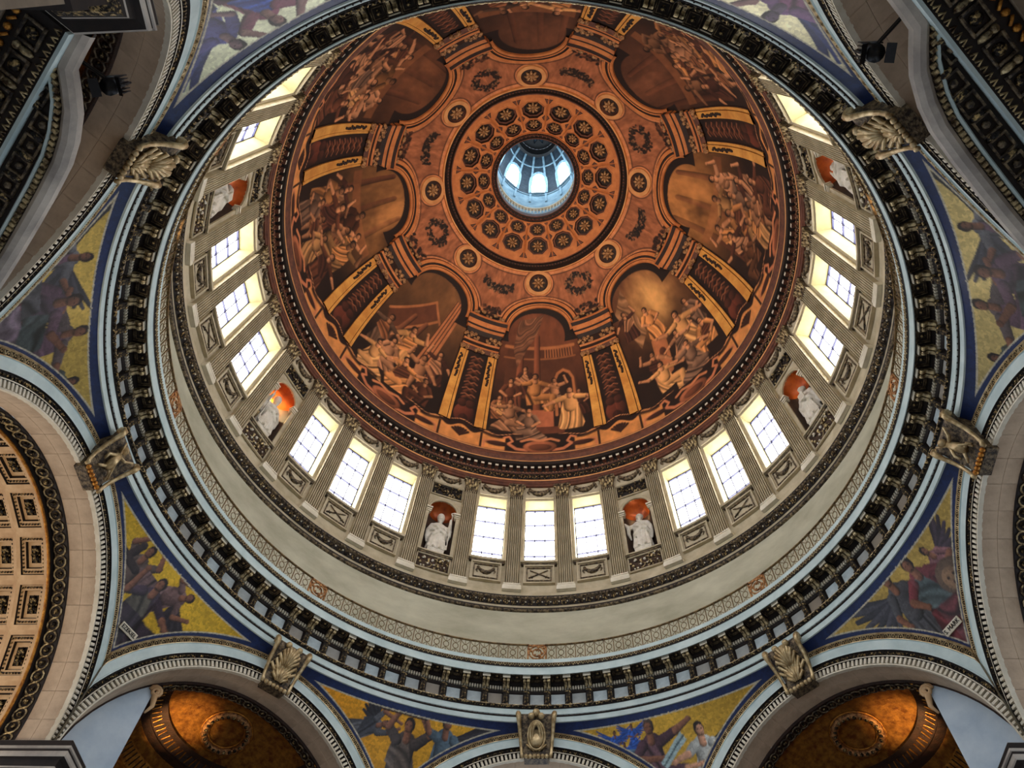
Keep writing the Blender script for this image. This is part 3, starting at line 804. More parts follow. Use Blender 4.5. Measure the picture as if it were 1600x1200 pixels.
def statue(kind):
    """a robed saint, about 3.3 m, joined into one skin by remeshing"""
    b = MB()
    H = []
    for i in range(15):                                    # robe
        z = 0.0 + 2.3 * i / 14
        f = i / 14
        rx = 0.56 - 0.13 * f + (0.10 if 0.8 < f else 0); ry = 0.44 - 0.12 * f
        if i == 14: rx, ry = 0.4, 0.24
        ring = []
        for j in range(28):
            a = 2 * PI * j / 28
            k = 1 + (0.10 * (1 - f) + 0.03) * math.sin(7 * a + 3.0 * f + kind) + 0.05 * math.sin(3 * a - 5 * f)
            ring.append((rx * k * math.cos(a), ry * k * math.sin(a), z))
        H.append(ring)
    b.grid(H, 0, close=True); b.add(H[0], [tuple(range(28))[::-1]]); b.add(H[-1], [tuple(range(28))])
    b.tube([(0, 0, 2.2), (0.02, -0.03, 2.5)], [0.17, 0.14], 10)
    b.ball((0.02, -0.08, 2.72), 0.23, 0, 14, 10, (0.86, 0.95, 1.15))
    b.ball((0.02, -0.3, 2.7), 0.05, 0, 6, 5, (0.8, 1.0, 1.4))            # nose
    b.ball((0.02, -0.2, 2.5), 0.14, 0, 8, 6, (0.9, 0.8, 1.4))            # beard
    for sg in (-1, 1): b.ball((0.02 + sg * 0.09, -0.27, 2.79), 0.05, 0, 6, 5, (1.2, 0.6, 0.5))
    if kind == 0:                                          # bishop's cap
        b.grid([[(0.02 + 0.23 * f * math.cos(2 * PI * j / 12), -0.05 + 0.22 * f * math.sin(2 * PI * j / 12), z) for j in range(12)] for f, z in ((1, 2.82), (1.1, 3.0), (0.8, 3.2), (0.1, 3.34))], 0, close=True)
    else:
        b.ball((0.02, 0.02, 2.82), 0.25, 0, 10, 8, (1, 0.9, 0.9))
    def arm(sg, el, ha):
        sh = (sg * 0.4, 0, 2.1)
        b.tube([sh, el, ha], [0.2, 0.17, 0.1], 9)
        b.ball(sh, 0.21, 0, 9, 6)
        h = Vector(ha); d = (h - Vector(el)).normalized()
        b.ball(tuple(h + d * 0.06), 0.1, 0, 8, 6)
        for q in range(4):
            s0 = h + d * 0.1 + Vector((0.035 * (q - 1.5), -0.02, 0.0)); b.tube([tuple(s0), tuple(s0 + d * 0.12 + Vector((0, -0.03, 0)))], [0.035, 0.025], 5)
        b.tube([tuple(h + d * 0.04), tuple(h + d * 0.1 + Vector((-sg * 0.1, -0.04, 0.02)))], [0.035, 0.028], 5)
        b.tube([el, (el[0] * 1.05, el[1] + 0.02, el[2] - 0.5), (el[0] * 0.95, 0.03, el[2] - 0.85)], [0.15, 0.12, 0.05], 7)   # hanging sleeve
    if kind == 0:
        arm(1, (0.66, -0.18, 1.9), (0.62, -0.34, 2.45)); arm(-1, (-0.62, -0.1, 1.55), (-0.28, -0.42, 1.5))
        b.tube([(0.62, -0.42, 0.05), (0.64, -0.42, 3.0)], 0.045, 6)
        b.tube([(0.64, -0.42, 3.0), (0.56, -0.42, 3.22), (0.7, -0.42, 3.34), (0.8, -0.42, 3.2), (0.7, -0.42, 3.1)], 0.05, 6)
    elif kind == 1:
        arm(-1, (-0.72, -0.2, 1.95), (-1.0, -0.4, 2.3)); arm(1, (0.6, -0.14, 1.65), (0.1, -0.45, 1.95))
    else:
        arm(-1, (-0.58, -0.16, 1.6), (-0.05, -0.46, 1.7)); arm(1, (0.62, -0.14, 1.6), (0.2, -0.5, 1.45))
        b.box(-0.12, 0.32, -0.64, -0.5, 1.4, 1.95)                       # book
    # mantle draped across the body
    b.tube([(-0.46, -0.1, 2.15), (-0.1, -0.42, 1.75), (0.4, -0.42, 1.35), (0.56, -0.05, 1.05)], [0.1, 0.13, 0.14, 0.08], 8)
    b.tube([(0.4, -0.1, 2.15), (0.1, -0.4, 1.6), (-0.35, -0.42, 1.05), (-0.5, -0.1, 0.8)], [0.08, 0.11, 0.13, 0.07], 8)
    for q in range(5):
        x = -0.4 + q * 0.2; b.tube([(x * 0.8, -0.36, 1.3), (x * 1.05, -0.42, 0.6), (x * 1.2, -0.42, 0.02)], [0.05, 0.08, 0.1], 6)
    for sg in (-1, 1): b.ball((sg * 0.2, -0.5, 0.05), 0.12, 0, 8, 5, (0.8, 1.5, 0.6))
    tmp = bpy.data.objects.new('tmp', b.mesh('tmp', ['marble']))
    COL.objects.link(tmp)
    md = tmp.modifiers.new('r', 'REMESH'); md.mode = 'VOXEL'; md.voxel_size = 0.042
    ms = tmp.modifiers.new('s', 'SMOOTH'); ms.factor = 0.4; ms.iterations = 2
    dg = bpy.context.evaluated_depsgraph_get()
    me = bpy.data.meshes.new_from_object(tmp.evaluated_get(dg))
    me.name = 'robed_figure'
    me.polygons.foreach_set('use_smooth', [True] * len(me.polygons))
    bpy.data.objects.remove(tmp)
    return me
ST = [statue(k) for k in range(3)]
pb = MB(); pb.box(-0.62, 0.62, -0.5, 0.5, 0, 0.12); pb.box(-0.56, 0.56, -0.45, 0.45, 0.12, 0.5); pb.box(-0.6, 0.6, -0.48, 0.48, 0.5, 0.58)
pb_me = pb.mesh('plinth', ['marble'])
SV = [(-22.5, 0, 'white marble bishop statue raising a crook, in the niche just left of bottom middle', 1), (22.5, 1, 'white marble statue with outstretched arm, in the niche just right of bottom middle', 1),
      (67.5, 2, 'white marble statue holding a book, in the lower right niche of the drum', 1), (-67.5, 0, 'white marble statue with a tall crook, in the lower left niche of the drum', -1),
      (-112.5, 2, 'white marble statue high at the left, below a sliver of gold', -1), (112.5, 1, 'white marble statue high at the right, partly cut off by the cornice', -1)]
for phi, k, lab, mir in SV:
    d = 0.32
    x = bay(0, d, NZ0); loc = rotp((0, rw(NZ0) + d, NZ0), phi)
    s_ = tag(link('saint_statue', None, None, loc, -rad(phi)), lab, 'statue', 'marble statues in the niches')
    link('plinth', pb_me, s_)
    f_ = link('robed_figure', ST[k], s_, (0, 0, 0.56)); f_.scale = (1.12 * mir, 1.0, 1.12); f_.rotation_euler = (rad(3), 0, 0)

# ================================================================== PAINTING (flat pictures on dome and spandrels)
def C3(c): return np.array(lin(c))
def vnoise(h, w, cells, seed):
    r_ = np.random.default_rng(seed); out = np.zeros((h, w)); amp = 1.0; tot = 0
    for o in range(4):
        cx = max(2, int(cells * 2 ** o)); cy = max(2, int(cells * 2 ** o * h / w))
        g = r_.random((cy + 2, cx + 2))
        y = np.linspace(0, cy, h); x = np.linspace(0, cx, w)
        yi = y.astype(int); xi = x.astype(int); fy = (y - yi)[:, None]; fx = (x - xi)[None, :]
        fy = fy * fy * (3 - 2 * fy); fx = fx * fx * (3 - 2 * fx)
        a = g[yi][:, xi]; b = g[yi][:, xi + 1]; c = g[yi + 1][:, xi]; d = g[yi + 1][:, xi + 1]
        out += amp * ((a * (1 - fx) + b * fx) * (1 - fy) + (c * (1 - fx) + d * fx) * fy); tot += amp; amp *= 0.55
    return out / tot
class Canvas:
    def __init__(s, x0, x1, y0, y1, w, h, base):
        s.x = np.linspace(x0, x1, w); s.y = np.linspace(y0, y1, h)
        s.X, s.Y = np.meshgrid(s.x, s.y)
        s.img = np.zeros((h, w, 4)); s.img[..., :3] = base
        s.w, s.h = w, h
        s.px = (x1 - x0) / w
    def blend(s, mask, col, alpha=0.0, sl=None):
        t = s.img if sl is None else s.img[sl]
        mask = np.clip(mask, 0, 1)[..., None]
        col = np.asarray(col)
        if col.ndim == 1: col = col[None, None, :]
        t[..., :3] = t[..., :3] * (1 - mask) + col * mask
        t[..., 3:] = t[..., 3:] * (1 - mask) + alpha * mask
    def local(s, cx, cy, sx=1.0, sy=1.0, rot=0.0, ext=3.0):
        return Local(s, cx, cy, sx, sy, rot, ext)
class Local:
    """a metric frame on the canvas: 1 unit = sx by sy canvas units"""
    def __init__(s, cv, cx, cy, sx, sy, rot, ext):
        s.cv = cv
        ex = ext * max(abs(sx), abs(sy))
        i0, i1 = np.searchsorted(cv.x, [cx - ex, cx + ex]); j0, j1 = np.searchsorted(cv.y, [cy - ex, cy + ex])
        s.sl = (slice(j0, j1), slice(i0, i1))
        dx = (cv.X[s.sl] - cx) / sx; dy = (cv.Y[s.sl] - cy) / sy
        c, n = math.cos(rot), math.sin(rot)
        s.X = dx * c + dy * n; s.Y = -dx * n + dy * c
        s.e = cv.px / abs(sx) * 1.2 + 1e-6
    def put(s, mask, col, a=0.0):
        if mask.size: s.cv.blend(mask, col, a, s.sl)
    def cap(s, p, q, r0, r1, col, light=(-0.6, 0.5), vol=0.55):
        px, py = p; dx, dy = q[0] - px, q[1] - py
        L2 = dx * dx + dy * dy + 1e-9
        t = np.clip(((s.X - px) * dx + (s.Y - py) * dy) / L2, 0, 1)
        ex, ey = s.X - px - t * dx, s.Y - py - t * dy
        r = r0 + (r1 - r0) * t
        d = np.hypot(ex, ey)
        m = np.clip((r - d) / s.e + 0.5, 0, 1)
        sh = 0.85 + 1.35 * vol * (ex * light[0] + ey * light[1]) / np.maximum(r, 1e-4) - 0.3 * np.clip(d / np.maximum(r, 1e-4), 0, 1) ** 3
        s.put(m, np.asarray(col)[None, None] * np.clip(sh, 0.1, 1.9)[..., None])
    def ell(s, c, rx, ry, col, rot=0.0, light=(-0.6, 0.5), vol=0.5, a=0.0):
        cc, n = math.cos(rot), math.sin(rot)
        x = s.X - c[0]; y = s.Y - c[1]
        u = (x * cc + y * n) / rx; v = (-x * n + y * cc) / ry
        d = np.hypot(u, v)
        m = np.clip((1 - d) * min(rx, ry) / s.e + 0.5, 0, 1)
        sh = 0.8 + vol * (u * light[0] + v * light[1]) - 0.2 * np.clip(d, 0, 1) ** 3
        s.put(m, np.asarray(col)[None, None] * np.clip(sh, 0.12, 1.6)[..., None], a)
    def mask(s, poly):
        X, Y = s.X, s.Y
        ins = np.zeros(X.shape, bool); dist = np.full(X.shape, 9e9)
        n = len(poly)
        for i in range(n):
            x0, y0 = poly[i]; x1, y1 = poly[(i + 1) % n]
            c = ((y0 > Y) != (y1 > Y)) & (X < (x1 - x0) * (Y - y0) / (y1 - y0 + 1e-12) + x0)
            ins ^= c
            dx, dy = x1 - x0, y1 - y0
            t = np.clip(((X - x0) * dx + (Y - y0) * dy) / (dx * dx + dy * dy + 1e-12), 0, 1)
            dist = np.minimum(dist, np.hypot(X - x0 - t * dx, Y - y0 - t * dy))
        return np.clip(np.where(ins, dist, -dist) / s.e + 0.5, 0, 1)
    def poly(s, poly, col, a=0.0):
        s.put(s.mask(poly), col, a)
    def drape(s, poly, col, ang=1.4, freq=16.0, amt=0.45, seed=0.0):
        m = s.mask(poly)
        t = s.X * math.cos(ang) + s.Y * math.sin(ang)
        q = -s.X * math.sin(ang) + s.Y * math.cos(ang)
        w = t * freq * (1 + 0.25 * np.sin(q * 2.2 + seed)) + 1.8 * np.sin(q * 3.1 + seed) + 1.4 * np.sin(s.X * 5.3 - seed * 2 + s.Y * 2)
        sh = 0.82 + 0.75 * amt * np.sin(w) + 0.5 * amt * np.sin(1.7 * w + 1 + seed) + 0.5 * amt * np.sin(0.43 * w + 2)
        s.put(m, np.asarray(col)[None, None] * np.clip(sh, 0.14, 2.1)[..., None])
    def line(s, pts, w, col, a=0.0):
        m = np.zeros(s.X.shape)
        for (x0, y0), (x1, y1) in zip(pts, pts[1:]):
            dx, dy = x1 - x0, y1 - y0
            t = np.clip(((s.X - x0) * dx + (s.Y - y0) * dy) / (dx * dx + dy * dy + 1e-12), 0, 1)
            m = np.maximum(m, np.clip((w - np.hypot(s.X - x0 - t * dx, s.Y - y0 - t * dy)) / s.e + 0.5, 0, 1))
        s.put(m, col, a)

def figure(L, robe, skin, hair, pose='stand', arms=((-0.55, 1.15, -0.3, 1.45), (0.5, 1.1, 0.62, 0.85)), seed=0.0, wings=None, head=(0.0, 1.68), mantle=None):
    """a generic draped figure, 1.85 units tall, feet at the origin"""
    if wings is not None:
        for sg in wings[1]:
            for k in range(8):
                a = 0.35 + k * 0.16
                ln = 1.25 - 0.07 * k
                L.cap((sg * 0.15, 1.3), (sg * (0.15 + ln * math.cos(a - 0.5)), 1.3 + ln * math.sin(0.9 - a)), 0.1, 0.045, np.asarray(wings[0]) * (0.75 + 0.5 * (k % 2)), vol=0.4)
    if pose == 'stand':
        L.drape([(-0.2, 1.42), (0.2, 1.42), (0.3, 0.9), (0.42, 0.1), (0.3, 0.0), (-0.32, 0.0), (-0.4, 0.2), (-0.28, 0.9)], robe, 0.15, 30, 0.42, seed)
    elif pose == 'sit':
        L.drape([(-0.24, 1.4), (0.2, 1.42), (0.26, 0.9), (0.72, 0.78), (0.78, 0.55), (0.66, 0.0), (0.3, 0.0), (0.3, 0.42), (-0.3, 0.3), (-0.36, 0.8)], robe, 0.6, 28, 0.42, seed)
        L.cap((0.05, 0.72), (0.62, 0.7), 0.19, 0.15, robe); L.cap((0.64, 0.66), (0.56, 0.08), 0.13, 0.09, np.asarray(robe) * 0.9)
    elif pose == 'kneel':
        L.drape([(-0.3, 1.3), (0.14, 1.42), (0.3, 0.9), (0.5, 0.35), (0.4, 0.0), (-0.75, 0.0), (-0.7, 0.25), (-0.32, 0.7)], robe, 1.0, 26, 0.42, seed)
        L.cap((0.0, 0.5), (0.42, 0.42), 0.2, 0.15, robe)
    elif pose == 'nude':
        for sg in (-1, 1):
            L.cap((sg * 0.1, 0.85), (sg * 0.16, 0.42), 0.14, 0.1, skin); L.cap((sg * 0.16, 0.42), (sg * 0.14 - 0.05, 0.03), 0.095, 0.06, skin)
        L.drape([(-0.25, 1.0), (0.25, 1.05), (0.3, 0.6), (-0.3, 0.68)], robe, 1.2, 18, 0.4, seed)
    L.cap((0, 0.95), (0.0, 1.36), 0.2, 0.23, np.asarray(robe) * 1.05 if pose != 'nude' else skin)
    if mantle is not None:
        L.drape([(-0.3, 1.46), (0.05, 1.42), (0.3, 0.75), (0.12, 0.62), (-0.36, 0.95)], mantle, 0.9, 34, 0.4, seed + 1)
    for k, (ex, ey, hx, hy) in enumerate(arms):
        sg = -1 if k == 0 else 1
        L.cap((sg * 0.22, 1.38), (ex, ey), 0.115, 0.09, np.asarray(robe) * (1.1 if k == 0 else 0.85) if pose != 'nude' else skin)
        L.cap((ex, ey), (hx, hy), 0.08, 0.05, skin); L.ell((hx, hy), 0.065, 0.06, skin)
    L.cap((0, 1.42), head, 0.085, 0.08, skin)
    L.ell((head[0], head[1] + 0.03), 0.125, 0.15, hair); L.ell((head[0] - 0.02, head[1] - 0.015), 0.09, 0.12, skin)
    L.ell((head[0] - 0.06, head[1] + 0.02), 0.018, 0.012, np.asarray(hair) * 0.5); L.ell((head[0] + 0.03, head[1] + 0.02), 0.018, 0.012, np.asarray(hair) * 0.5)
    L.ell((head[0] - 0.02, head[1] - 0.1), 0.04, 0.012, np.asarray(hair) * 0.6)

# ---------------------------------------------------------------- the eight painted bays of the dome
SK, HR = C3((206, 138, 92)), C3((52, 32, 22))
ROBES = [C3(c) for c in ((196, 128, 72), (150, 92, 56), (176, 120, 82), (118, 66, 42), (206, 146, 88), (132, 96, 72), (98, 54, 38))]
T0, T1 = -0.5, 60.6
MW, MH = 200, 224
def mural(k):
    r_ = random.Random(40 + k)
    cv = Canvas(-22.5, 22.5, T0, T1, MW, MH, C3((74, 42, 28)))
    U, V = cv.X, cv.Y
    n1 = vnoise(MH, MW, 5, 100 + k); n2 = vnoise(MH, MW, 26, 200 + k)
    # picture ground: sky and walls
    sky = [(150, 84, 52), (132, 76, 46), (176, 116, 62), (120, 72, 46), (110, 66, 42), (124, 74, 44), (168, 112, 62), (150, 100, 58)][k]
    g = np.clip((V - 18) / 26, 0, 1)[..., None]
    cv.img[..., :3] = C3((46, 28, 20)) * (1 - g) + C3(sky) * 0.8 * g
    cv.img[..., :3] *= (0.55 + 0.9 * n1)[..., None]
    def F(u, v, h, rot=0.0, ext=1.6):
        return cv.local(u, v, 3.5 * h / 1.85 / math.cos(rad(min(v + 5, 60))), 3.0 * h / 1.85, rot, ext + 0.6)
    full = cv.local(0, 0, 1, 1, 0, 70)
    def fdr(poly, col, ang, freq, amt, seed=0.0):
        L = cv.local(0, 0, 5, 5, 0, 14); L.drape([(x / 5, y / 5) for x, y in poly], col, ang, freq, amt, seed)
    def cloud(u, v, ru, rv, col):
        cv.blend(np.exp(-((U - u) / ru) ** 2 - ((V - v) / rv) ** 2) * np.clip(1.8 * n1 - 0.25, 0, 1), col)
    # background architecture of each scene
    dkb, mdb, ltb = C3((60, 34, 24)), C3((116, 66, 42)), C3((170, 104, 62))
    if k == 0:
        full.poly([(-12, 20), (12, 20), (12, 36), (-12, 36)], mdb * 0.8)
        full.line([(-13, 36.5), (13, 36.5)], 0.5, ltb); full.line([(-13, 33), (13, 33)], 0.25, ltb * 0.8)
        for x in np.arange(2, 13, 1.0): full.line([(x, 33.5), (x, 36)], 0.2, ltb)
        for x in (-7, -1): full.cap((x, 16), (x, 40), 1.2, 1.1, C3((150, 84, 54)))
        full.poly([(5, 14), (11, 14), (11, 26), (8, 29), (5, 26)], dkb); full.line([(5, 14), (5, 26), (6, 28), (8, 29), (10, 28), (11, 26), (11, 14)], 0.45, ltb)
        fdr([(-9, 45), (2, 47), (-1, 41), (-5, 36), (-8, 30), (-10, 36)], C3((140, 90, 62)), 0.9, 9, 0.26)
        full.poly([(-4, 10), (4, 10), (4, 16), (-4, 16)], C3((176, 100, 66))); full.poly([(-6, 7.5), (7, 7.5), (7, 10), (-6, 10)], C3((120, 66, 44)))
    elif k == 7:
        full.poly([(-13, 28), (0, 40), (4, 36), (-10, 22)], mdb); full.line([(-13, 28), (0, 40), (6, 34)], 0.4, ltb); full.line([(-10, 22), (4, 35)], 0.4, ltb)
        full.poly([(3, 20), (8, 20), (12, 44), (7, 44)], C3((176, 108, 66)))
        for x in range(4): full.line([(3 + x * 1.2, 20), (7.3 + x * 1.2, 44)], 0.15, dkb)
        for x in (-9, -4): full.cap((x, 16), (x + 5, 32), 1.0, 0.8, C3((140, 84, 54)))
    elif k == 1:
        cloud(2, 37, 9, 9, C3((222, 164, 96)))
        fdr([(-13, 40), (-6, 46), (-5, 30), (-9, 26)], C3((160, 112, 74)), 0.3, 12, 0.26)
        full.poly([(-8, 12), (-3, 14), (0, 28), (-5, 26)], C3((176, 106, 66))); full.line([(-8, 12), (-3, 14), (0, 28), (-5, 26), (-8, 12)], 0.35, ltb)
        full.ell((-3.4, 21), 1.2, 1.6, C3((110, 60, 40)))
    else:
        a = -13 + 4 * r_.random()
        for x in (a, a + 8, a + 17): full.cap((x, 14), (x + r_.uniform(-1, 1), 44), 1.2, 1.0, mdb * r_.uniform(0.7, 1.2))
        full.poly([(-14, 30), (14, 28), (14, 31), (-14, 33)], ltb * 0.6)
        cloud(r_.uniform(-5, 6), 38, 9, 8, C3(sky) * 1.7)
    # crowd
    def crowd(spec):
        for (u, v, h, pose, rb, arms, flip) in sorted(spec, key=lambda q: -q[1]):
            L = F(u, v, h)
            if flip: L.X = -L.X
            dep = r_.uniform(0.45, 1.2) if abs(k - 4) < 3 else r_.uniform(0.75, 1.25)
            figure(L, ROBES[rb % 7] * dep, SK * min(1.0, dep * 0.9), HR, pose, arms, r_.random() * 6, mantle=ROBES[(rb + 3) % 7] if r_.random() < 0.5 else None)
    UP = ((-0.6, 1.5, -0.5, 1.9), (0.5, 1.1, 0.66, 0.85)); OUT = ((-0.6, 1.3, -0.95, 1.45), (0.55, 1.25, 0.85, 1.1)); DN = ((-0.4, 1.05, -0.15, 0.85), (0.42, 1.05, 0.2, 0.9))
    if k == 0:
        crowd([(-1.5, 15.5, 4.3, 'sit', 0, OUT, False), (9.2, 8.6, 4.9, 'stand', 4, OUT, True), (-9.5, 15, 3.8, 'stand', 3, DN, False), (4.6, 16.5, 3.4, 'nude', 5, UP, True), (-5, 21, 3.2, 'stand', 6, DN, False),
               (-9, 8, 3.8, 'kneel', 2, OUT, False), (-3.5, 4.8, 4.0, 'kneel', 5, DN, True), (-12.5, 10, 3.4, 'sit', 1, DN, False), (12.5, 13, 3.0, 'stand', 6, DN, False)])
    elif k == 7:
        crowd([(-10, 14, 4.4, 'stand', 5, OUT, False), (-1.5, 15, 4.8, 'stand', 4, UP, True), (6, 10, 4.6, 'nude', 0, UP, False), (-5, 10, 4.0, 'kneel', 2, DN, False), (1, 7, 4.2, 'kneel', 0, OUT, True),
               (-9, 6, 4.0, 'kneel', 4, OUT, True), (10.5, 16, 3.8, 'stand', 6, UP, False), (9, 5.5, 3.8, 'sit', 3, DN, True)])
    elif k == 1:
        crowd([(-2, 26, 3.6, 'stand', 0, DN, False), (6, 14, 5.0, 'stand', 4, OUT, False), (11, 18, 3.8, 'stand', 5, DN, True), (-7, 12, 3.8, 'nude', 3, UP, False), (2.5, 14, 3.4, 'kneel', 2, OUT, True), (-6, 6.5, 4.2, 'sit', 4, OUT, False),
               (4, 6.5, 4.2, 'kneel', 5, OUT, False), (11, 9, 4.0, 'sit', 0, DN, True), (-10, 30, 3.2, 'stand', 6, UP, True)])
    else:
        poses = ['stand', 'stand', 'sit', 'kneel', 'nude']
        sp = []
        for row, (v, cnt, h) in enumerate(((19, 3, 4.4), (12, 4, 4.8), (6, 4, 4.2))):
            for q in range(cnt):
                sp.append((-11.5 + 23 * (q + 0.5) / cnt + r_.uniform(-1.2, 1.2), v + r_.uniform(-1.5, 1.5), h * r_.uniform(0.85, 1.1), r_.choice(poses), r_.randrange(7), r_.choice((UP, OUT, DN)), r_.random() < 0.5))
        crowd(sp)
    # dark pier between the pilasters, with an urn carrying figure and scrolls
    for sg in (-1, 1):
        cv.blend(np.clip((sg * U - 15.0) / 0.3, 0, 1) * np.clip((45.5 - V) / 0.4, 0, 1), C3((50, 28, 20)) * (0.6 + 0.7 * n2)[..., None])
        for q in range(7):
            L = cv.local(sg * 21.5, 17 + q * 2.1, 1, 1, 0, 4); L.ell((sg * 0.5, 0), 1.6, 0.5, C3((120, 66, 42)), rot=sg * 0.5, vol=0.7); L.line([(-1.2, 0.4), (0, 1.0), (1.2, 0.4)], 0.13, C3((170, 104, 70)))
        L = cv.local(sg * 22.5, 8, 1, 1, 0, 12)
        L.ell((-sg * 0.5, 3), 2.6, 3.4, C3((124, 60, 40)), vol=0.7); L.ell((-sg * 1.2, 6.6), 1.5, 1.4, C3((96, 50, 34)), vol=0.6); L.ell((sg * 1.2, 1.4), 2.6, 1.8, C3((82, 40, 28)))
    # zone above the arches: salmon field with borders
    arch_r = np.hypot((U * np.cos(np.radians(V)) * 0.286), (V - 40.4) * 0.315)       # metres from the arch centre
    # opening radius 2.75 m
    up = (V > 40.4)
    field = (arch_r > 3.75) & up
    fm = np.where(up, np.clip((arch_r - 3.7) / 0.06, 0, 1), 0) * np.clip((V - 45.0) / 0.5, 0, 1)
    cv.blend(fm, C3((196, 126, 80)) * (0.75 + 0.4 * n2)[..., None])
    inner = np.clip((arch_r - 3.95) / 0.05, 0, 1) * np.clip((59.2 - V) / 0.25, 0, 1) * np.clip((V - 46) / 0.5, 0, 1) * np.clip((np.hypot(U * 0.545 * 0.286, (V - 57) * 0.31) - 1.35) / 0.05, 0, 1)
    edge = np.clip((inner * (1 - inner)) * 4, 0, 1)
    cv.blend(inner, C3((166, 100, 64)) * (0.72 + 0.45 * n2)[..., None])
    ring2 = np.clip(1 - np.abs(arch_r - 3.95) / 0.09, 0, 1) * np.clip((V - 46) / 0.5, 0, 1)
    cv.blend(ring2, C3((70, 36, 24)))
    rr = np.hypot(U * 0.545 * 0.286, (V - 57) * 0.31)
    cv.blend(np.clip(1 - np.abs(rr - 1.36) / 0.08, 0, 1) * np.clip((arch_r - 3.95) / 0.05, 0, 1), C3((70, 36, 24)))
    cv.blend(np.clip(1 - np.abs(V - 59.2) / 0.3, 0, 1) * np.clip((rr - 1.36) / 0.05, 0, 1), C3((70, 36, 24)))
    # leafy wreath or garland on each side (half of a panel shared with the neighbour bay)
    for sg, kind in ((-1, (k + 1) % 2), (1, k % 2)):
        L = cv.local(sg * 22.5, 54.6, 1.2 / 0.286 / 0.58, 1.2 / 0.31, 0, 3.2)
        r2 = random.Random(900 + ((k + (1 if sg > 0 else 0)) % 8))
        for q in range(170):
            if kind == 0:
                a = r2.random() * 2 * PI; d = r2.uniform(0.5, 1.05); x, y = d * math.cos(a), d * math.sin(a) * 0.9
            else:
                t = r2.uniform(-1, 1); x, y = t * 1.15, 0.35 * (t * t) - 0.25 + r2.uniform(-0.32, 0.32)
            c = C3(r2.choice(((52, 34, 24), (70, 46, 30), (38, 26, 20), (44, 30, 22), (150, 106, 72))))
            L.ell((x, y), r2.uniform(0.07, 0.15), r2.uniform(0.05, 0.1), c, rot=r2.random() * 3)
        for q in range(26):                                                   # shell and leaves above the entablature
            x, y = r2.uniform(-0.8, 0.8), r2.uniform(-2.4, -1.8)
            L.ell((x, y), 0.16, 0.1, C3(r2.choice(((74, 42, 28), (120, 72, 46), (52, 30, 22)))), rot=r2.random() * 3)
    # dark soffit rim inside the arch
    rim = np.clip((np.hypot((U + 1.2) * np.cos(np.radians(V)) * 0.286, (V - 39.6) * 0.315) - 2.5) / 0.06, 0, 1) * np.where(V > 38, 1, 0) * np.clip((15.5 - np.abs(U)) / 0.3, 0, 1)
    cv.blend(rim * np.where(arch_r < 3.75, 1, 0), C3((44, 25, 18)))
    # painted parapet at the foot: ochre blocks, wavy dark ledge, scrolls, cartouche
    cv.blend(np.clip((6.2 - V + 0.9 * np.cos(U * 0.42 * 2)) / 0.25, 0, 1) * np.clip((np.abs(U) - 9.5) / 0.3, 0, 1), C3((206, 134, 72)) * (0.8 + 0.35 * n2)[..., None])
    led = 6.6 + 1.5 * np.exp(-((np.abs(U) - 22.5) / 3.0) ** 2) - 1.2 * np.exp(-((np.abs(U) - 12) / 3.5) ** 2)
    cv.blend(np.clip(1 - np.abs(V - led) / 0.75, 0, 1) ** 0.5 * np.clip((np.abs(U) - 4.5) / 0.4, 0, 1), C3((50, 26, 18)))
    cv.blend(np.clip(1 - np.abs(V - led - 0.75) / 0.18, 0, 1) * np.clip((np.abs(U) - 5) / 0.4, 0, 1), C3((206, 140, 92)))
    for sg in (-1, 1):
        full.line([(sg * 16.4, 0), (sg * 16.4, 5.6)], 0.32, C3((46, 24, 17)))
        full.line([(sg * 15.6, 1.2), (sg * 15.4, 3.4), (sg * 12.5, 3.9), (sg * 9, 3.2), (sg * 7.6, 4.4), (sg * 8.6, 6.0), (sg * 10, 5.4)], 0.34, C3((196, 118, 76)))
        full.ell((sg * 11.6, 2.9), 3.4, 0.95, C3((90, 48, 34)))
        full.line([(sg * 8.6, 3.2), (sg * 6.5, 1.6), (sg * 3.6, 1.3)], 0.5, C3((188, 112, 74)))
        L = cv.local(sg * 22.5, 3.9, 1, 1, 0, 6)
        for q in range(-3, 4): L.cap((0, -1.2), (q * 0.75, 1.7 - 0.1 * q * q), 0.16, 0.42, C3((70, 38, 26)), vol=0.9)
    full.ell((0, 2.6), 4.6, 2.3, C3((186, 108, 70)), vol=0.4); full.ell((0, 2.5), 3.2, 1.3, C3((140, 78, 50)), vol=0.5)
    full.line([(-5.2, 4.6), (-3, 5.6), (0, 5.0), (3, 5.6), (5.2, 4.6)], 0.4, C3((196, 122, 78)))
    cv.blend(np.clip((0.7 - V) / 0.2, 0, 1), C3((150, 88, 58)))
    cv.img[..., :3] *= (0.8 + 0.4 * n2)[..., None]
    lum = cv.img[..., :3].mean(-1, keepdims=True)
    cv.img[..., :3] *= np.clip(0.45 + 3.4 * lum, 0.45, 1.25)
    return cv
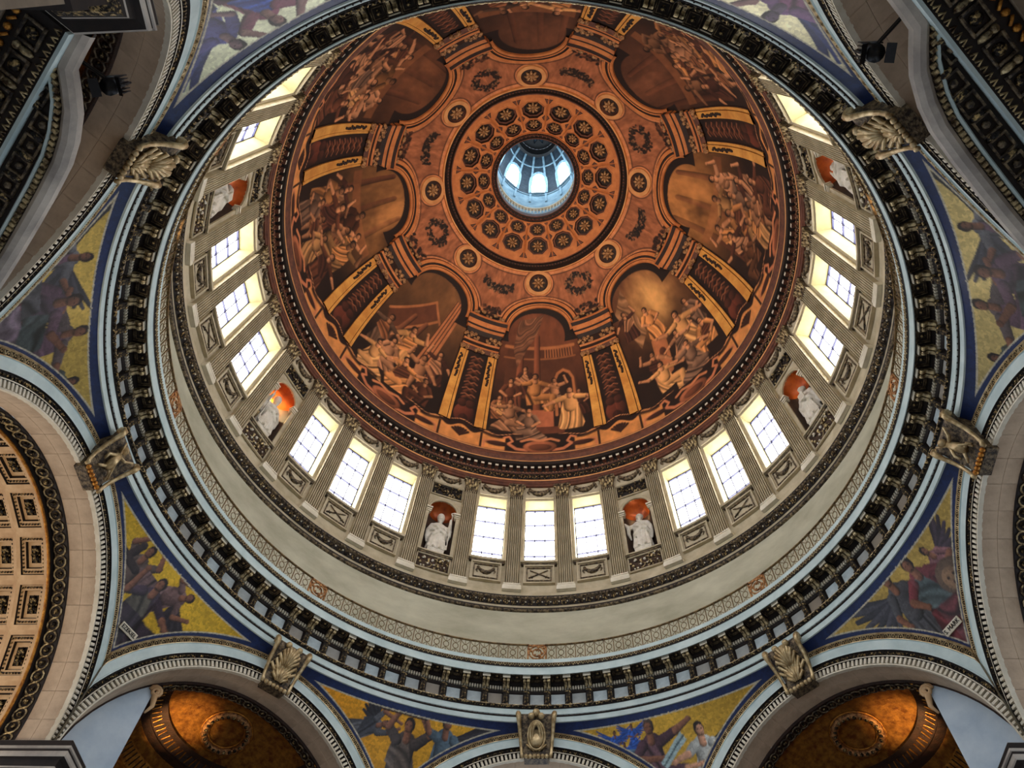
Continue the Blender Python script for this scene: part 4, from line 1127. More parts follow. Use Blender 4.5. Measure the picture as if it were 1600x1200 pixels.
def bake(name, pts, cv_img, matname, base):
    """grid mesh (h x w points) with the picture stored as colours"""
    h, w = cv_img.shape[:2]
    me = bpy.data.meshes.new(name)
    idx = np.arange(h * w).reshape(h, w)
    q = np.stack([idx[:-1, :-1], idx[:-1, 1:], idx[1:, 1:], idx[1:, :-1]], -1).reshape(-1, 4)
    me.vertices.add(h * w); me.vertices.foreach_set('co', (pts - np.array(base)).reshape(-1).astype(np.float32))
    me.loops.add(q.size); me.loops.foreach_set('vertex_index', q.reshape(-1).astype(np.int32))
    me.polygons.add(len(q)); me.polygons.foreach_set('loop_start', np.arange(0, q.size, 4, dtype=np.int32))
    me.update(calc_edges=True)
    at = me.color_attributes.new('paint', 'FLOAT_COLOR', 'POINT')
    at.data.foreach_set('color', np.clip(cv_img, 0, 1).reshape(-1).astype(np.float32))
    me.polygons.foreach_set('use_smooth', [True] * len(me.polygons))
    me.materials.append(M[matname])
    return me
MUR = ['throne and crowd under a drape at the bottom middle', 'crowd beside a round shield and pale sky, lower right', 'brown crowd under an arch on the right side', 'dark draped crowd at the upper right', 'mostly bare brown sky at the top of the dome', 'shadowy figures and barred window at the upper left', 'dim crowd under an arch on the left side', 'figures beside leaning columns, lower left']
tt = np.radians(np.linspace(T0, T1, MH)); pp = np.radians(np.linspace(-22.5, 22.5, MW))
rr_ = DA * np.cos(tt)[:, None]; PX = rr_ * np.sin(pp)[None]; PY = rr_ * np.cos(pp)[None]; PZ = np.repeat((DZ + DB * np.sin(tt))[:, None], MW, 1)
pts = np.stack([PX, PY, PZ], -1)
MUR_O = []
for k in range(8):
    base = (0, DA, DZ)
    me = bake('painted_scene', pts, mural(k).img, 'fresco', base)
    o = link('painted_scene', me, None, rotp(base, 45 * k), -rad(45 * k))
    tag(o, 'brown and gold painted dome bay: ' + MUR[k], 'mural', 'painted bays of the dome'); MUR_O.append(o)
# low relief of the painted architecture: archivolt, roundel, pilasters, entablature (children of each bay)
DBASE = (0, DA, DZ)
def arcpt(a, R, off):
    """arch outline on the dome: a from the crown, R metres"""
    t = 40.4 + R * math.cos(a) / 0.315
    return dome(R * math.sin(a) / (0.286 * math.cos(rad(t))), t, off)
b = MB()
N = 28; A_MAX = rad(86)
prof = [(2.78, 0.0, 1), (2.80, 0.14, 1), (3.02, 0.16, 0), (3.05, 0.22, 1), (3.16, 0.22, 1), (3.19, 0.12, 0), (3.32, 0.12, 0), (3.36, 0.2, 1), (3.62, 0.22, 1), (3.66, 0.1, 2), (3.76, 0.0, 2)]
for (Ra, oa, ma), (Rb, ob, mb_) in zip(prof, prof[1:]):
    b.grid([[arcpt(-A_MAX + 2 * A_MAX * i / N, Ra, oa) for i in range(N + 1)], [arcpt(-A_MAX + 2 * A_MAX * i / N, Rb, ob) for i in range(N + 1)]], ma)
me_arch = b.mesh('archivolt', ['umber', 'orange', 'rust'], False, DBASE)
b = MB()
def disc(R, off): return [dome(R * math.sin(2 * PI * i / 28) / (0.286 * math.cos(rad(57))), 57 + R * math.cos(2 * PI * i / 28) / 0.31, off) for i in range(28)]
for (Ra, oa, m_), (Rb, ob, _) in zip([(1.2, 0.0, 1), (1.18, 0.14, 1), (0.86, 0.16, 2), (0.82, 0.06, 0), (0.74, 0.1, 2)], [(1.18, 0.14, 1), (0.86, 0.16, 2), (0.82, 0.06, 0), (0.74, 0.1, 2), (0.7, 0.02, 2)]):
    b.grid([disc(Ra, oa), disc(Rb, ob)], m_, close=True)
b.add(disc(0.7, 0.02), [tuple(range(28))], 0)
me_rd = b.mesh('roundel', ['umber', 'orange_lt', 'rust'], False, DBASE)
b = MB()
c = Vector(dome(0, 57, 0.06)); nrm = (Vector(dome(0, 57, 1)) - Vector(dome(0, 57, 0))).normalized(); tx = Vector((1, 0, 0)); ty = nrm.cross(tx)
for q in range(8):
    d = tx * math.cos(q * PI / 4) + ty * math.sin(q * PI / 4)
    b.tube([tuple(c + d * 0.15), tuple(c + d * 0.38 + nrm * 0.08), tuple(c + d * 0.58)], [0.08, 0.15, 0.06], 5)
b.ball(tuple(c + nrm * 0.06), 0.18, 0, 8, 5)
me_rs = b.mesh('rosette', ['rose'], True, DBASE)
def pil_mesh(uc):
    b = MB()
    for ua, ub, off, m in ((-2.0, -1.75, 0.05, 1), (-1.75, 0.7, 0.14, 0), (0.7, 0.95, 0.05, 1), (0.95, 1.75, 0.1, 0), (1.75, 2.0, 0.05, 1)):
        P = []
        for i in range(13):
            t = 7.0 + 24.5 * i / 12; f = 1.0 - 0.004 * (t - 7)
            P.append([dome(uc + u * f, t, o_) for u, o_ in ((ua, 0.0), (ua, off), (ub, off), (ub, 0.0))])
        b.grid(P, m)
    r2 = random.Random(5)
    for q in range(22):                                # hanging leaf drop
        t = 22 + 8 * q / 22; f = 0.8
        b.ball(dome(uc - 0.5 + f * r2.uniform(-0.5, 0.5), t, 0.16), 0.12, 2, 5, 3)
    return b.mesh('painted_pilaster', ['ochre', 'umber', 'umber'], False, DBASE)
me_pl = [pil_mesh(-17.2), pil_mesh(17.2)]
def ent_mesh(sg):
    b = MB()
    rows = [(32.0, 0.1, 2), (33.0, 0.3, 1), (33.5, 0.3, 0), (34.6, 0.22, 1), (35.1, 0.3, 0), (37.4, 0.16, 0), (38.6, 0.3, 1), (39.2, 0.45, 0), (39.8, 0.45, 1), (40.8, 0.5, 1), (41.2, 0.5, 0), (42.3, 0.55, 1), (43.0, 0.5, 0), (43.4, 0.0, 0)]
    for (ta, oa, m), (tb, ob, _) in zip(rows, rows[1:]):
        P = []
        for t, o_ in ((ta, oa), (tb, ob)):
            f = 1 / math.cos(rad(t)) * 0.78
            w0 = 22.5 - (6.6 + 3.0 * o_) * f
            P.append([dome(sg * (w0 - 0.01), t, 0.0)] + [dome(sg * (w0 + (22.5 - w0) * q / 4), t, o_) for q in range(5)])
        b.grid(P, m)
    r2 = random.Random(8)
    for q in range(40):
        t = r2.choice((36.3, 32.4, 44.0)) + r2.uniform(-0.9, 0.9); b.ball(dome(sg * r2.uniform(15.2, 22.4), t, 0.2), r2.uniform(0.1, 0.2), 3, 6, 4)
    return b.mesh('painted_entablature', ['umber', 'orange', 'rust', 'rose'], False, DBASE)
me_en = [ent_mesh(-1), ent_mesh(1)]
for o in MUR_O:
    link('archivolt', me_arch, o); c = link('roundel', me_rd, o); link('rosette', me_rs, c)
    for me in me_pl: link('painted_pilaster', me, o)
    for me in me_en: link('painted_entablature', me, o)

# ================================================================== SPANDREL MOSAICS
AD, AZ, AR, ARO = 17.5, 19.2, 7.0, 8.4       # arch plane distance, centre height, inner and outer radius
SX = 6.83
GOLDS = {22.5: (206, 164, 60), -22.5: (226, 164, 44), 67.5: (190, 160, 84), -67.5: (214, 174, 50), 112.5: (196, 176, 116), -112.5: (192, 164, 84), 157.5: (226, 220, 180), -157.5: (206, 210, 180)}  # the last two grounds are paler: daylight put into the gold
def mfig(L, robe, skin, hair, pose='stand', arms=None, seed=0.0, wings=None, mantle=None):
    figure(L, np.asarray(robe) * 1.7, np.asarray(skin) * 1.35, hair, pose, arms, seed, None if wings is None else (np.asarray(wings[0]) * 1.4, wings[1]), mantle=None if mantle is None else np.asarray(mantle) * 1.7)
def spandrel(az):
    r_ = random.Random(int(az * 10) + 7)
    w, h = 520, 200
    cv = Canvas(-SX, SX, 22.9, 28.0, w, h, C3(GOLDS[az]))
    n1 = vnoise(h, w, 6, int(abs(az) * 7) + (1 if az > 0 else 2)); n2 = vnoise(h, w, 60, int(abs(az) * 3) + 5)
    cv.img[..., :3] *= (0.55 + 0.7 * n1 + 0.3 * n2)[..., None]; cv.img[..., 3] = 1.0
    if az == -22.5:
        cv.img[..., :3] *= np.stack([1.0 + 0 * cv.X, 1.0 + 0.03 * cv.X, 1.0 + 0.08 * cv.X], -1).clip(0.4, 1.4)
    sk, hr = C3((124, 82, 62)), C3((36, 24, 22))
    pur, dkp, grn, gry, wine = C3((74, 54, 68)), C3((44, 34, 44)), C3((62, 74, 76)), C3((104, 104, 112)), C3((98, 44, 50))
    blu, pale = C3((40, 84, 170)), C3((200, 204, 200))
    def P(x, z, s, flip=False, rot=0.0):
        L = cv.local(x, z, s, s, rot, 2.4)
        if flip: L.X = -L.X
        return L
    UP = ((-0.5, 1.6, -0.2, 2.0), (0.5, 1.6, 0.25, 2.0)); SIDE = ((-0.6, 1.35, -1.0, 1.6), (0.4, 1.05, 0.2, 0.85)); DN = ((-0.4, 1.05, -0.1, 0.95), (0.42, 1.05, 0.15, 0.9)); REACH = ((-0.65, 1.3, -1.1, 1.25), (0.55, 1.3, 0.95, 1.45))
    if az == -22.5:
        L = P(-1.3, 24.6, 1); L.poly([(-1.3, -1.2), (0.9, -1.2), (0.7, 0.5), (-1.1, 0.9)], C3((38, 30, 34)))
        mfig(P(-2.9, 26.15, 1.3, rot=-1.2), C3((70, 72, 78)), sk, hr, 'stand', ((-0.4, 1.7, 0.1, 2.3), (0.3, 1.8, 0.25, 2.2)), 1, (C3((34, 34, 40)), (-1,)), mantle=C3((50, 52, 60)))
        mfig(P(0.35, 23.4, 2.2), C3((56, 48, 46)), sk, hr, 'kneel', ((-0.45, 1.6, -0.3, 1.88), (0.5, 1.62, 0.3, 1.86)), 2, mantle=C3((80, 70, 64)))
        mfig(P(2.2, 24.2, 2.0, True), C3((66, 84, 98)), sk, hr, 'stand', ((-0.4, 1.2, -0.2, 0.9), (0.42, 1.45, 0.55, 1.72)), 3, (C3((46, 44, 52)), (-1,)))
        L = P(0, 27.5, 1); L.cap((-1.2, 0.1), (1.1, 0.1), 0.11, 0.11, C3((66, 40, 26)))
        L = P(0.3, 23.6, 1); L.drape([(-2.2, -0.6), (2.4, -0.6), (1.8, 1.2), (-0.6, 1.5), (-1.8, 0.8)], C3((52, 46, 50)), 0.4, 7, 0.5)
    elif az == 22.5:
        for x, z, s in ((-2.9, 27.3, 0.62), (-2.0, 27.45, 0.56), (-2.5, 26.8, 0.6), (-3.3, 27.0, 0.5)):
            L = P(x, z - 1.68 * s, s); mfig(L, blu * 0.9, sk, hr, 'kneel', DN, x, (blu * 0.8, (-1, 1)))
        L = P(-2.4, 26.0, 1); L.drape([(-0.9, -0.6), (0.9, -0.9), (0.8, 0.5), (-0.8, 0.7)], C3((96, 128, 160)), 0.8, 9, 0.4)
        mfig(P(-1.15, 23.7, 2.1), C3((66, 44, 54)), sk, C3((80, 66, 58)), 'sit', ((-0.45, 1.15, 0.2, 1.05), (0.6, 1.5, 0.95, 1.66)), 1, mantle=C3((84, 60, 68)))
        mfig(P(1.2, 23.3, 2.0, True), pale * 0.62, C3((196, 146, 116)), hr, 'kneel', ((-0.5, 1.05, 0.5, 1.0), (0.4, 1.25, 0.75, 1.15)), 2, (C3((52, 62, 58)), (-1,)))
        L = P(1.5, 23.7, 1); L.drape([(-1.6, -0.8), (1.6, -0.8), (1.2, 0.9), (-1.1, 0.9)], blu, 0.5, 9, 0.4)
        L = P(-0.2, 26.2, 1); L.poly([(-0.75, -0.45), (-0.5, -0.75), (0.72, 0.2), (0.5, 0.55)], C3((164, 190, 194))); L.line([(-0.62, -0.6), (0.6, 0.38)], 0.04, C3((90, 110, 116)))
    elif az == 67.5:
        L = P(-0.3, 24.4, 1); L.poly([(-2.2, 0.3), (0.6, -0.9), (1.2, -0.2), (-1.4, 1.5)], C3((126, 120, 120)))
        mfig(P(2.1, 25.0, 1.35, True, 0.3), C3((110, 74, 78)), sk, hr, 'kneel', DN, 4, (C3((60, 50, 60)), (-1, 1)))
        mfig(P(-0.8, 24.3, 1.95), C3((62, 62, 66)), sk, hr, 'stand', ((-0.4, 1.05, -0.3, 0.8), (0.5, 1.15, 0.7, 1.1)), 1, (C3((62, 62, 70)), (-1,)))
        mfig(P(0.45, 23.8, 2.1), wine, sk, hr, 'sit', ((-0.5, 1.2, -0.3, 0.95), (0.5, 1.2, 0.8, 1.3)), 2, mantle=grn)
        L = P(1.5, 25.95, 1); L.ell((0, 0), 0.72, 0.66, C3((104, 84, 68))); L.ell((-0.1, -0.05), 0.42, 0.42, C3((150, 118, 90))); L.ell((-0.25, 0.05), 0.06, 0.05, hr); L.ell((0.05, 0.05), 0.06, 0.05, hr); L.ell((-0.1, -0.2), 0.14, 0.09, C3((70, 50, 42)))
        L = P(0.3, 24.6, 1); L.drape([(-1.0, -0.6), (1.3, -0.6), (1.2, 0.9), (-0.6, 1.0)], wine * 1.1, 0.7, 8, 0.5)
    elif az == -67.5:
        mfig(P(-1.75, 24.4, 1.72), C3((80, 66, 60)), sk, hr, 'stand', UP, 3)
        mfig(P(-0.9, 25.8, 1.5, rot=-0.95), C3((90, 70, 70)), sk, hr, 'kneel', ((-0.5, 1.3, -0.3, 1.7), (0.5, 1.3, 0.6, 1.8)), 2, (C3((40, 34, 40)), (1,)))
        mfig(P(-0.3, 23.5, 1.95), dkp * 1.5, sk, hr, 'sit', ((-0.5, 1.2, -0.5, 1.75), (0.6, 1.25, 1.0, 1.1)), 1, mantle=C3((70, 66, 58)))
        L = P(-2.3, 26.4, 1); L.cap((-0.35, -1.3), (0.1, 0.85), 0.2, 0.18, C3((58, 46, 46))); L.cap((-0.75, 0.3), (0.7, 0.1), 0.16, 0.16, C3((58, 46, 46)))
        L = P(0.3, 24.2, 1); L.drape([(-1.4, -0.8), (1.2, -0.8), (2.0, 1.4), (0.2, 1.2), (-1.3, 1.3)], dkp * 1.3, 0.6, 7, 0.5)
    elif az in (112.5, -112.5):
        sg = 1 if az > 0 else -1
        mfig(P(2.2 * sg, 24.5, 1.6, sg > 0), gry * 0.6, sk * 0.7, hr, 'kneel', REACH, 1, (C3((50, 50, 58)), (-1, 1)), mantle=pur)
        mfig(P(-2.4 * sg, 24.6, 1.5, sg < 0, 0.25 * sg), C3((64, 72, 68)), sk * 0.7, hr, 'kneel', DN, 3, mantle=C3((92, 66, 80)))
        mfig(P(-0.9 * sg, 24.0, 1.95, sg < 0), C3((70, 60, 62)), sk * 0.8, hr, 'stand', REACH, 4, mantle=pur)
        mfig(P(0.5 * sg, 23.5, 2.05, sg < 0), pur, sk * 0.7, hr, 'sit', SIDE, 2, mantle=dkp * 1.6)
        for q in range(6):
            L = P(r_.uniform(-1.6, 1.6), r_.uniform(24.0, 25.6), 1); L.drape([(-0.9, -0.6), (0.9, -0.6), (0.7, 0.5), (-0.7, 0.6)], (pur, dkp, grn, gry * 0.5, wine, C3((120, 104, 120)))[q] * 0.8, r_.uniform(0, 2), 9, 0.5, q)
    else:
        sg = 1 if az > 0 else -1
        bl2 = C3((40, 66, 136)) if sg < 0 else C3((96, 66, 104))
        mfig(P(-1.6, 24.0, 2.0), bl2, C3((90, 72, 96)), hr, 'sit', REACH, 1, (C3((40, 52, 100)), (-1,)), mantle=C3((104, 62, 92)))
        mfig(P(1.7, 24.1, 1.9, True), C3((60, 60, 110)), C3((110, 84, 90)), hr, 'kneel', SIDE, 2, (C3((50, 60, 110)), (-1,)))
        mfig(P(0.2, 23.8, 2.05), C3((110, 60, 76)), C3((130, 96, 90)), hr, 'stand', UP, 3, mantle=bl2)
        for q in range(4):
            L = P(r_.uniform(-2.0, 2.0), r_.uniform(24.4, 26.0), 1); L.drape([(-0.8, -0.5), (0.8, -0.5), (0.6, 0.4), (-0.6, 0.5)], (bl2, C3((60, 56, 90)), C3((90, 60, 80)), C3((40, 60, 120)))[q], r_.uniform(0, 2), 9, 0.5, q)
    # borders: white fillet, then navy
    s_ = AD * np.tan(np.radians(22.5) - np.abs(cv.X) / 17.3)
    dlow = np.hypot(s_, cv.Y - AZ) - ARO; dtop = 27.86 - cv.Y; dend = np.abs(s_) - 1.05
    d = np.minimum(np.minimum(dlow, dtop), dend)
    cv.blend(np.clip((0.30 - d) / 0.03, 0, 1), C3((196, 190, 168)))
    cv.blend(np.clip((0.25 - d) / 0.03, 0, 1), C3((17, 40, 90)) * (0.7 + 0.5 * n2)[..., None])
    return cv
SW, SH = 330, 92
def span_pts():
    out = np.zeros((SH, SW, 3))
    uv = np.zeros((SH, SW, 2))
    for j in range(SW):
        dl = -22.5 + 45 * j / (SW - 1)
        a = rad(22.5 - abs(dl)); s = AD * math.tan(a)
        zb = AZ + math.sqrt(max(ARO ** 2 - s * s, 0)) - 0.05; rb = AD / math.cos(a) - 0.1
        rt_, zt = 16.92, 27.92
        for i in range(SH):
            f = i / (SH - 1)
            z = zb + (zt - zb) * f
            r = rb + (rt_ - rb) * (0.8 * f + 0.2 * f * f)
            out[i, j] = polar(r, dl, z); uv[i, j] = (rad(dl) * 17.3, z)
    return out, uv
sp_pts, sp_uv = span_pts()
SPN = {22.5: 'prophet with book, angel and blue cherubs right of bottom keystone', -22.5: 'three dark figures lifting a beam, left of the bottom keystone', 67.5: 'seated saint with a lion and angels, at the lower right', -67.5: 'dark figures with a wooden cross beam, at the lower left',
       112.5: 'grey winged figures at the right edge', -112.5: 'purple robed figures at the left edge', 157.5: 'violet figures on gold paled by painted daylight at the top right', -157.5: 'blue figures on gold paled by painted daylight at the top left'}
SPO = {}
for az, nm in SPN.items():
    cv = spandrel(az)
    xi = np.clip(((sp_uv[..., 0] + SX) / (2 * SX) * (cv.w - 1)).round().astype(int), 0, cv.w - 1); yi = np.clip(((sp_uv[..., 1] - 22.9) / 5.1 * (cv.h - 1)).round().astype(int), 0, cv.h - 1)
    base = (0, 18.9, 23.3)
    me = bake('spandrel_mosaic', sp_pts, cv.img[yi, xi], 'mosaic', base)
    o = link('spandrel_mosaic', me, None, rotp(base, az), -rad(az))
    tag(o, 'gold mosaic spandrel: ' + nm, 'mosaic', 'gold mosaics between the arches'); SPO[az] = o
# name tablet under the lower right mosaic
def text_part(body, size, parent, loc, rot, m, name):
    cu = bpy.data.curves.new(name, 'FONT'); cu.body = body; cu.size = size; cu.extrude = 0.012; cu.align_x = 'CENTER'; cu.align_y = 'CENTER'
    tmp = bpy.data.objects.new('t', cu); COL.objects.link(tmp)
    me = bpy.data.meshes.new_from_object(tmp.evaluated_get(bpy.context.evaluated_depsgraph_get())); me.materials.clear(); me.materials.append(M[m])
    bpy.data.objects.remove(tmp)
    o = link(name, me, parent, loc); o.rotation_euler = rot; return o
tbm = MB(); tbm.box(-0.46, 0.46, -0.03, 0.03, -0.15, 0.15)
for az, body in ((67.5, 'S. MARK'), (-67.5, 'EZEKIEL')):
    t_ = link('name_tablet', tbm.mesh('name_tablet', ['stone_lt']), SPO[az], (0.0, -0.56, 1.42)); t_.rotation_euler = (rad(22), 0, 0)
    text_part(body, 0.235, t_, (0, -0.045, 0), (rad(90), 0, 0), 'dark', 'lettering')

# ================================================================== THE EIGHT ARCHES
def arc_pt(a, R, D):
    s = R * math.sin(a); z = AZ + R * math.cos(a)
    lim = D * math.tan(rad(22.5)) - 0.02
    return (max(-lim, min(lim, s)), D, z)
ABASE = (0, AD, AZ)
A_ = Proto('great_arch', ABASE)
def sweep(mb, prof, m, n=72, a=90):
    mb.grid([[arc_pt(rad(-a + 2 * a * i / n), R, D) for i in range(n + 1)] for R, D in prof], m)
b = MB(); sweep(b, [(8.46, 17.5), (8.46, 17.28), (8.38, 17.2), (8.34, 17.24)], 1); sweep(b, [(8.34, 17.24), (8.2, 17.3), (8.16, 17.3)], 0); sweep(b, [(8.16, 17.3), (8.14, 17.22), (8.1, 17.22)], 1)
A_.part('egg_moulding', b, ['dark', 'gilt_hi'])
b = MB(); sweep(b, [(8.1, 17.22), (8.08, 17.27), (7.7, 17.28), (7.66, 17.24), (7.62, 17.24)], 0)
A_.part('fascia', b, ['cool'])
b = MB(); sweep(b, [(7.62, 17.24), (7.6, 17.34), (7.4, 17.36)], 0); sweep(b, [(7.4, 17.36), (7.39, 17.3), (7.35, 17.3)], 1); sweep(b, [(7.35, 17.3), (7.35, 17.44), (7.06, 17.46)], 0); sweep(b, [(7.06, 17.46), (7.06, 17.36), (7.0, 17.36), (7.0, 17.55)], 1)
A_.part('inner_moulding', b, ['dark', 'stone_lt'])
def arch_repeat(src, n, a=90):
    V = np.array(src.v) - np.array((0, 0, AZ)); k = len(V); out = MB(); vs = []
    for i in range(n):
        t = rad(-a + 2 * a * (i + 0.5) / n); c, s_ = math.cos(t), math.sin(t)
        q = np.stack([V[:, 0] * c + V[:, 2] * s_, V[:, 1], -V[:, 0] * s_ + V[:, 2] * c + AZ], 1)
        lim = q[:, 1] * math.tan(rad(22.5)) - 0.02
        if np.all(np.abs(q[:, 0]) >= lim): continue
        q[:, 0] = np.clip(q[:, 0], -lim, lim); vs.append(q)
    out.v = [tuple(p) for p in np.concatenate(vs)]; out.n = len(out.v)
    out.f = [tuple(j + i * k for j in f) for i in range(len(vs)) for f in src.f]; out.m = list(src.m) * len(vs)
    return out
b = MB(); b.box(-0.052, 0.052, 17.34, 17.46, AZ + 7.07, AZ + 7.34)
A_.part('flute_ticks', arch_repeat(b, 112), ['stone_lt'], kind='stuff')
b = MB(); b.tube([(-0.11, 17.26, AZ + 8.17), (-0.08, 17.22, AZ + 8.29), (0, 17.2, AZ + 8.32), (0.08, 17.22, AZ + 8.29), (0.11, 17.26, AZ + 8.17)], 0.02, 4); b.ball((0, 17.25, AZ + 8.23), 0.04, 0, 5, 3, (0.8, 1, 1.2)); b.tube([(0.17, 17.24, AZ + 8.17), (0.17, 17.24, AZ + 8.32)], [0.03, 0.015], 4)
A_.part('egg_and_dart', arch_repeat(b, 76), ['gilt_hi'], kind='stuff')
b = MB(); b.ball((0, 17.32, AZ + 7.5), 0.06, 0, 5, 3); b.tube([(0.07, 17.33, AZ + 7.43), (0.12, 17.3, AZ + 7.56)], 0.025, 4)
A_.part('leaf_carving', arch_repeat(b, 120), ['gilt'], kind='stuff')
NV = 20
b = MB(); sweep(b, [(7.04, 17.5), (7.04, 18.68)], 0); A_.part('joint_bed', b, ['brick'])
vo = MB()
h = rad(90 / NV) - 0.0009
vo.grid([[(R * math.sin(t), D, R * math.cos(t)) for t in (-h, -h / 3, h / 3, h)] for R, D in ((7.3, 17.52), (7.005, 17.52), (7.0, 17.53), (7.0, 18.08), (7.005, 18.09), (7.3, 18.09))])
vo_me = vo.mesh('voussoir', ['brick'], False, (0, AD, 0))
vo2_me = MB(); 
vo2_me.grid([[(R * math.sin(t), D, R * math.cos(t)) for t in (-h, -h / 3, h / 3, h)] for R, D in ((7.3, 18.1), (7.005, 18.1), (7.0, 18.11), (7.0, 18.66), (7.005, 18.67), (7.3, 18.67))])
vo2_me = vo2_me.mesh('voussoir', ['brick'], False, (0, AD, 0))
ALAB = {0: 'at the bottom middle, only its crown in view', 45: 'at the lower right, framing an amber half dome', -45: 'at the lower left, framing an amber half dome', 90: 'on the right edge', -90: 'on the left edge, framing a coffered vault', 135: 'at the upper right corner', -135: 'at the upper left corner', 180: 'overhead behind the viewer'}
for az, nm in ALAB.items():
    a = A_.put(az, 'great moulded stone arch ' + nm, 'arch', 'eight great arches under the dome')
    for i in range(NV):
        t = rad(-90 + 180 * (i + 0.5) / NV)
        for m_ in (vo_me, vo2_me):
            v = link('voussoir', m_, a); v.rotation_euler = (0, t, 0)

# keystones
def keystone(kind):
    K = Proto('keystone', (0, 16.8, 26.0))
    b = MB()
    prof = [(17.5, 26.0), (17.06, 26.0), (16.98, 26.1), (17.02, 26.25), (16.96, 26.6), (16.78, 27.1), (16.55, 27.5), (16.38, 27.75), (16.36, 27.95), (16.46, 28.1), (16.62, 28.14), (17.5, 28.14)]
    n = len(prof)
    def kx(z): return 0.7 + 0.22 * (z - 26.0) / 2.1
    b.add([(-kx(z) + 0.1, y + 0.04, z) for y, z in prof] + [(kx(z) - 0.1, y + 0.04, z) for y, z in prof], [tuple(range(n)), tuple(range(2 * n - 1, n - 1, -1))] + [(i, i + n, (i + 1) % n + n, (i + 1) % n) for i in range(n)], 0)
    K.part('block', b, ['carve'])
    for sg in (-1, 1):
        b = MB()
        pts = [(sg * kx(z), y - 0.03, z) for y, z in prof[1:11]]
        b.tube(pts, [0.07, 0.09, 0.08, 0.08, 0.09, 0.1, 0.12, 0.14, 0.13, 0.09], 7)
        b.tube([(sg * (kx(27.95) - 0.12), 16.5, 27.98), (sg * (kx(27.95) + 0.1), 16.5, 27.98)], 0.15, 10)
        K.part('scroll_edge', b, ['gilt_hi'], True)
    b = MB()
    def fy(z):
        for (y0, z0), (y1, z1) in zip(prof[1:], prof[2:]):
            if z0 <= z <= z1: return y0 + (y1 - y0) * (z - z0) / (z1 - z0 + 1e-9)
        return 16.5
    if kind == 'shield':
        for s_ in range(3):
            w_ = 0.42 - s_ * 0.12
            b.tube([(w_ * math.sin(q), fy(27.0 + 0.62 * math.cos(q)) - 0.06 - 0.05 * s_, 27.0 + (0.62 - 0.14 * s_) * math.cos(q)) for q in [2 * PI * i / 18 for i in range(18)]], 0.06, 6, closed=True)
        b.ball((0, fy(27.0) - 0.02, 27.0), 0.42, 0, 12, 8, (0.8, 0.35, 1.25))
        for sg in (-1, 1):
            b.ball((sg * 0.25, fy(27.78) - 0.08, 27.82), 0.17, 0, 8, 6); b.tube([(sg * 0.12, fy(26.4), 26.35), (sg * 0.5, fy(26.6) - 0.1, 26.62)], 0.05, 5)
        b.ball((0, fy(27.9) - 0.1, 28.0), 0.2, 0, 8, 6)
    elif kind == 'putto':
        b.ball((-0.2, fy(27.55) - 0.14, 27.6), 0.18, 0, 10, 8)
        b.tube([(-0.15, fy(27.4) - 0.1, 27.42), (0.0, fy(27.0) - 0.12, 26.98), (0.05, fy(26.75) - 0.08, 26.75)], [0.14, 0.2, 0.16], 8)
        for p0, p1, p2 in (((-0.1, 27.35), (0.25, 27.45), (0.5, 27.7)), ((-0.2, 27.3), (-0.45, 27.05), (-0.4, 26.8)), ((0.05, 26.8), (0.35, 26.75), (0.42, 26.45)), ((0.0, 26.8), (-0.2, 26.6), (-0.35, 26.45))):
            b.tube([(x, fy(z) - 0.13, z) for x, z in (p0, p1, p2)], [0.08, 0.07, 0.05], 6)
        b.tube([(-0.5, fy(27.9) - 0.1, 27.75), (0.5, fy(26.6) - 0.16, 26.5)], 0.045, 5)
    else:
        for tier, (zc, sc_, nn) in enumerate(((26.5, 1.0, 9), (26.3, 0.62, 7), (27.0, 0.8, 9))):
            for q in range(nn):
                a = -1.2 + 2.4 * q / (nn - 1)
                p = [(0.1 * a, zc), (0.36 * sc_ * math.sin(a), zc + 0.55 * sc_ * math.cos(a)), (0.72 * sc_ * math.sin(a), zc + 1.0 * sc_ * math.cos(a * 0.9)), (0.8 * sc_ * math.sin(a), zc + 0.9 * sc_ * math.cos(a))]
                b.tube([(x, fy(z) - 0.05 - 0.05 * tier - 0.04 * (q % 2), z) for x, z in p], [0.03, 0.075, 0.085, 0.03], 5)
        for sg in (-1, 1):
            b.ball((sg * 0.3, fy(27.85) - 0.06, 27.9), 0.16, 0, 8, 6)
            b.tube([(sg * 0.1, fy(26.5) - 0.04, 26.45), (sg * 0.4, fy(26.6) - 0.08, 26.7), (sg * 0.42, fy(26.9) - 0.08, 26.95), (sg * 0.25, fy(26.9) - 0.08, 26.95)], 0.05, 5)
    K.part('carving', b, ['gilt_hi'], True)
    b = MB()
    for q in range(6): b.ball((-0.5 + 0.2 * q, 16.98, 26.06), 0.11, 0, 7, 5)
    K.part('bead_row', b, ['gold' if kind == 'putto' else 'gilt_hi'], True)
    return K
KS = {q: keystone(q) for q in ('shield', 'leaf', 'putto')}
for az, kd, lab in ((0, 'shield', 'dark keystone carved with an oval shield at the bottom middle'), (-45, 'leaf', 'gilded acanthus keystone over the lower left arch'), (45, 'leaf', 'gilded acanthus keystone over the lower right arch'),
                    (-90, 'putto', 'gilded keystone with a small carved figure at the left edge'), (90, 'putto', 'gilded keystone with a small carved figure at the right edge'), (-135, 'leaf', 'dark carved keystone at the upper left'), (135, 'leaf', 'dark carved keystone at the upper right')):
    KS[kd].put(az, lab, 'keystone', 'keystones of the great arches')

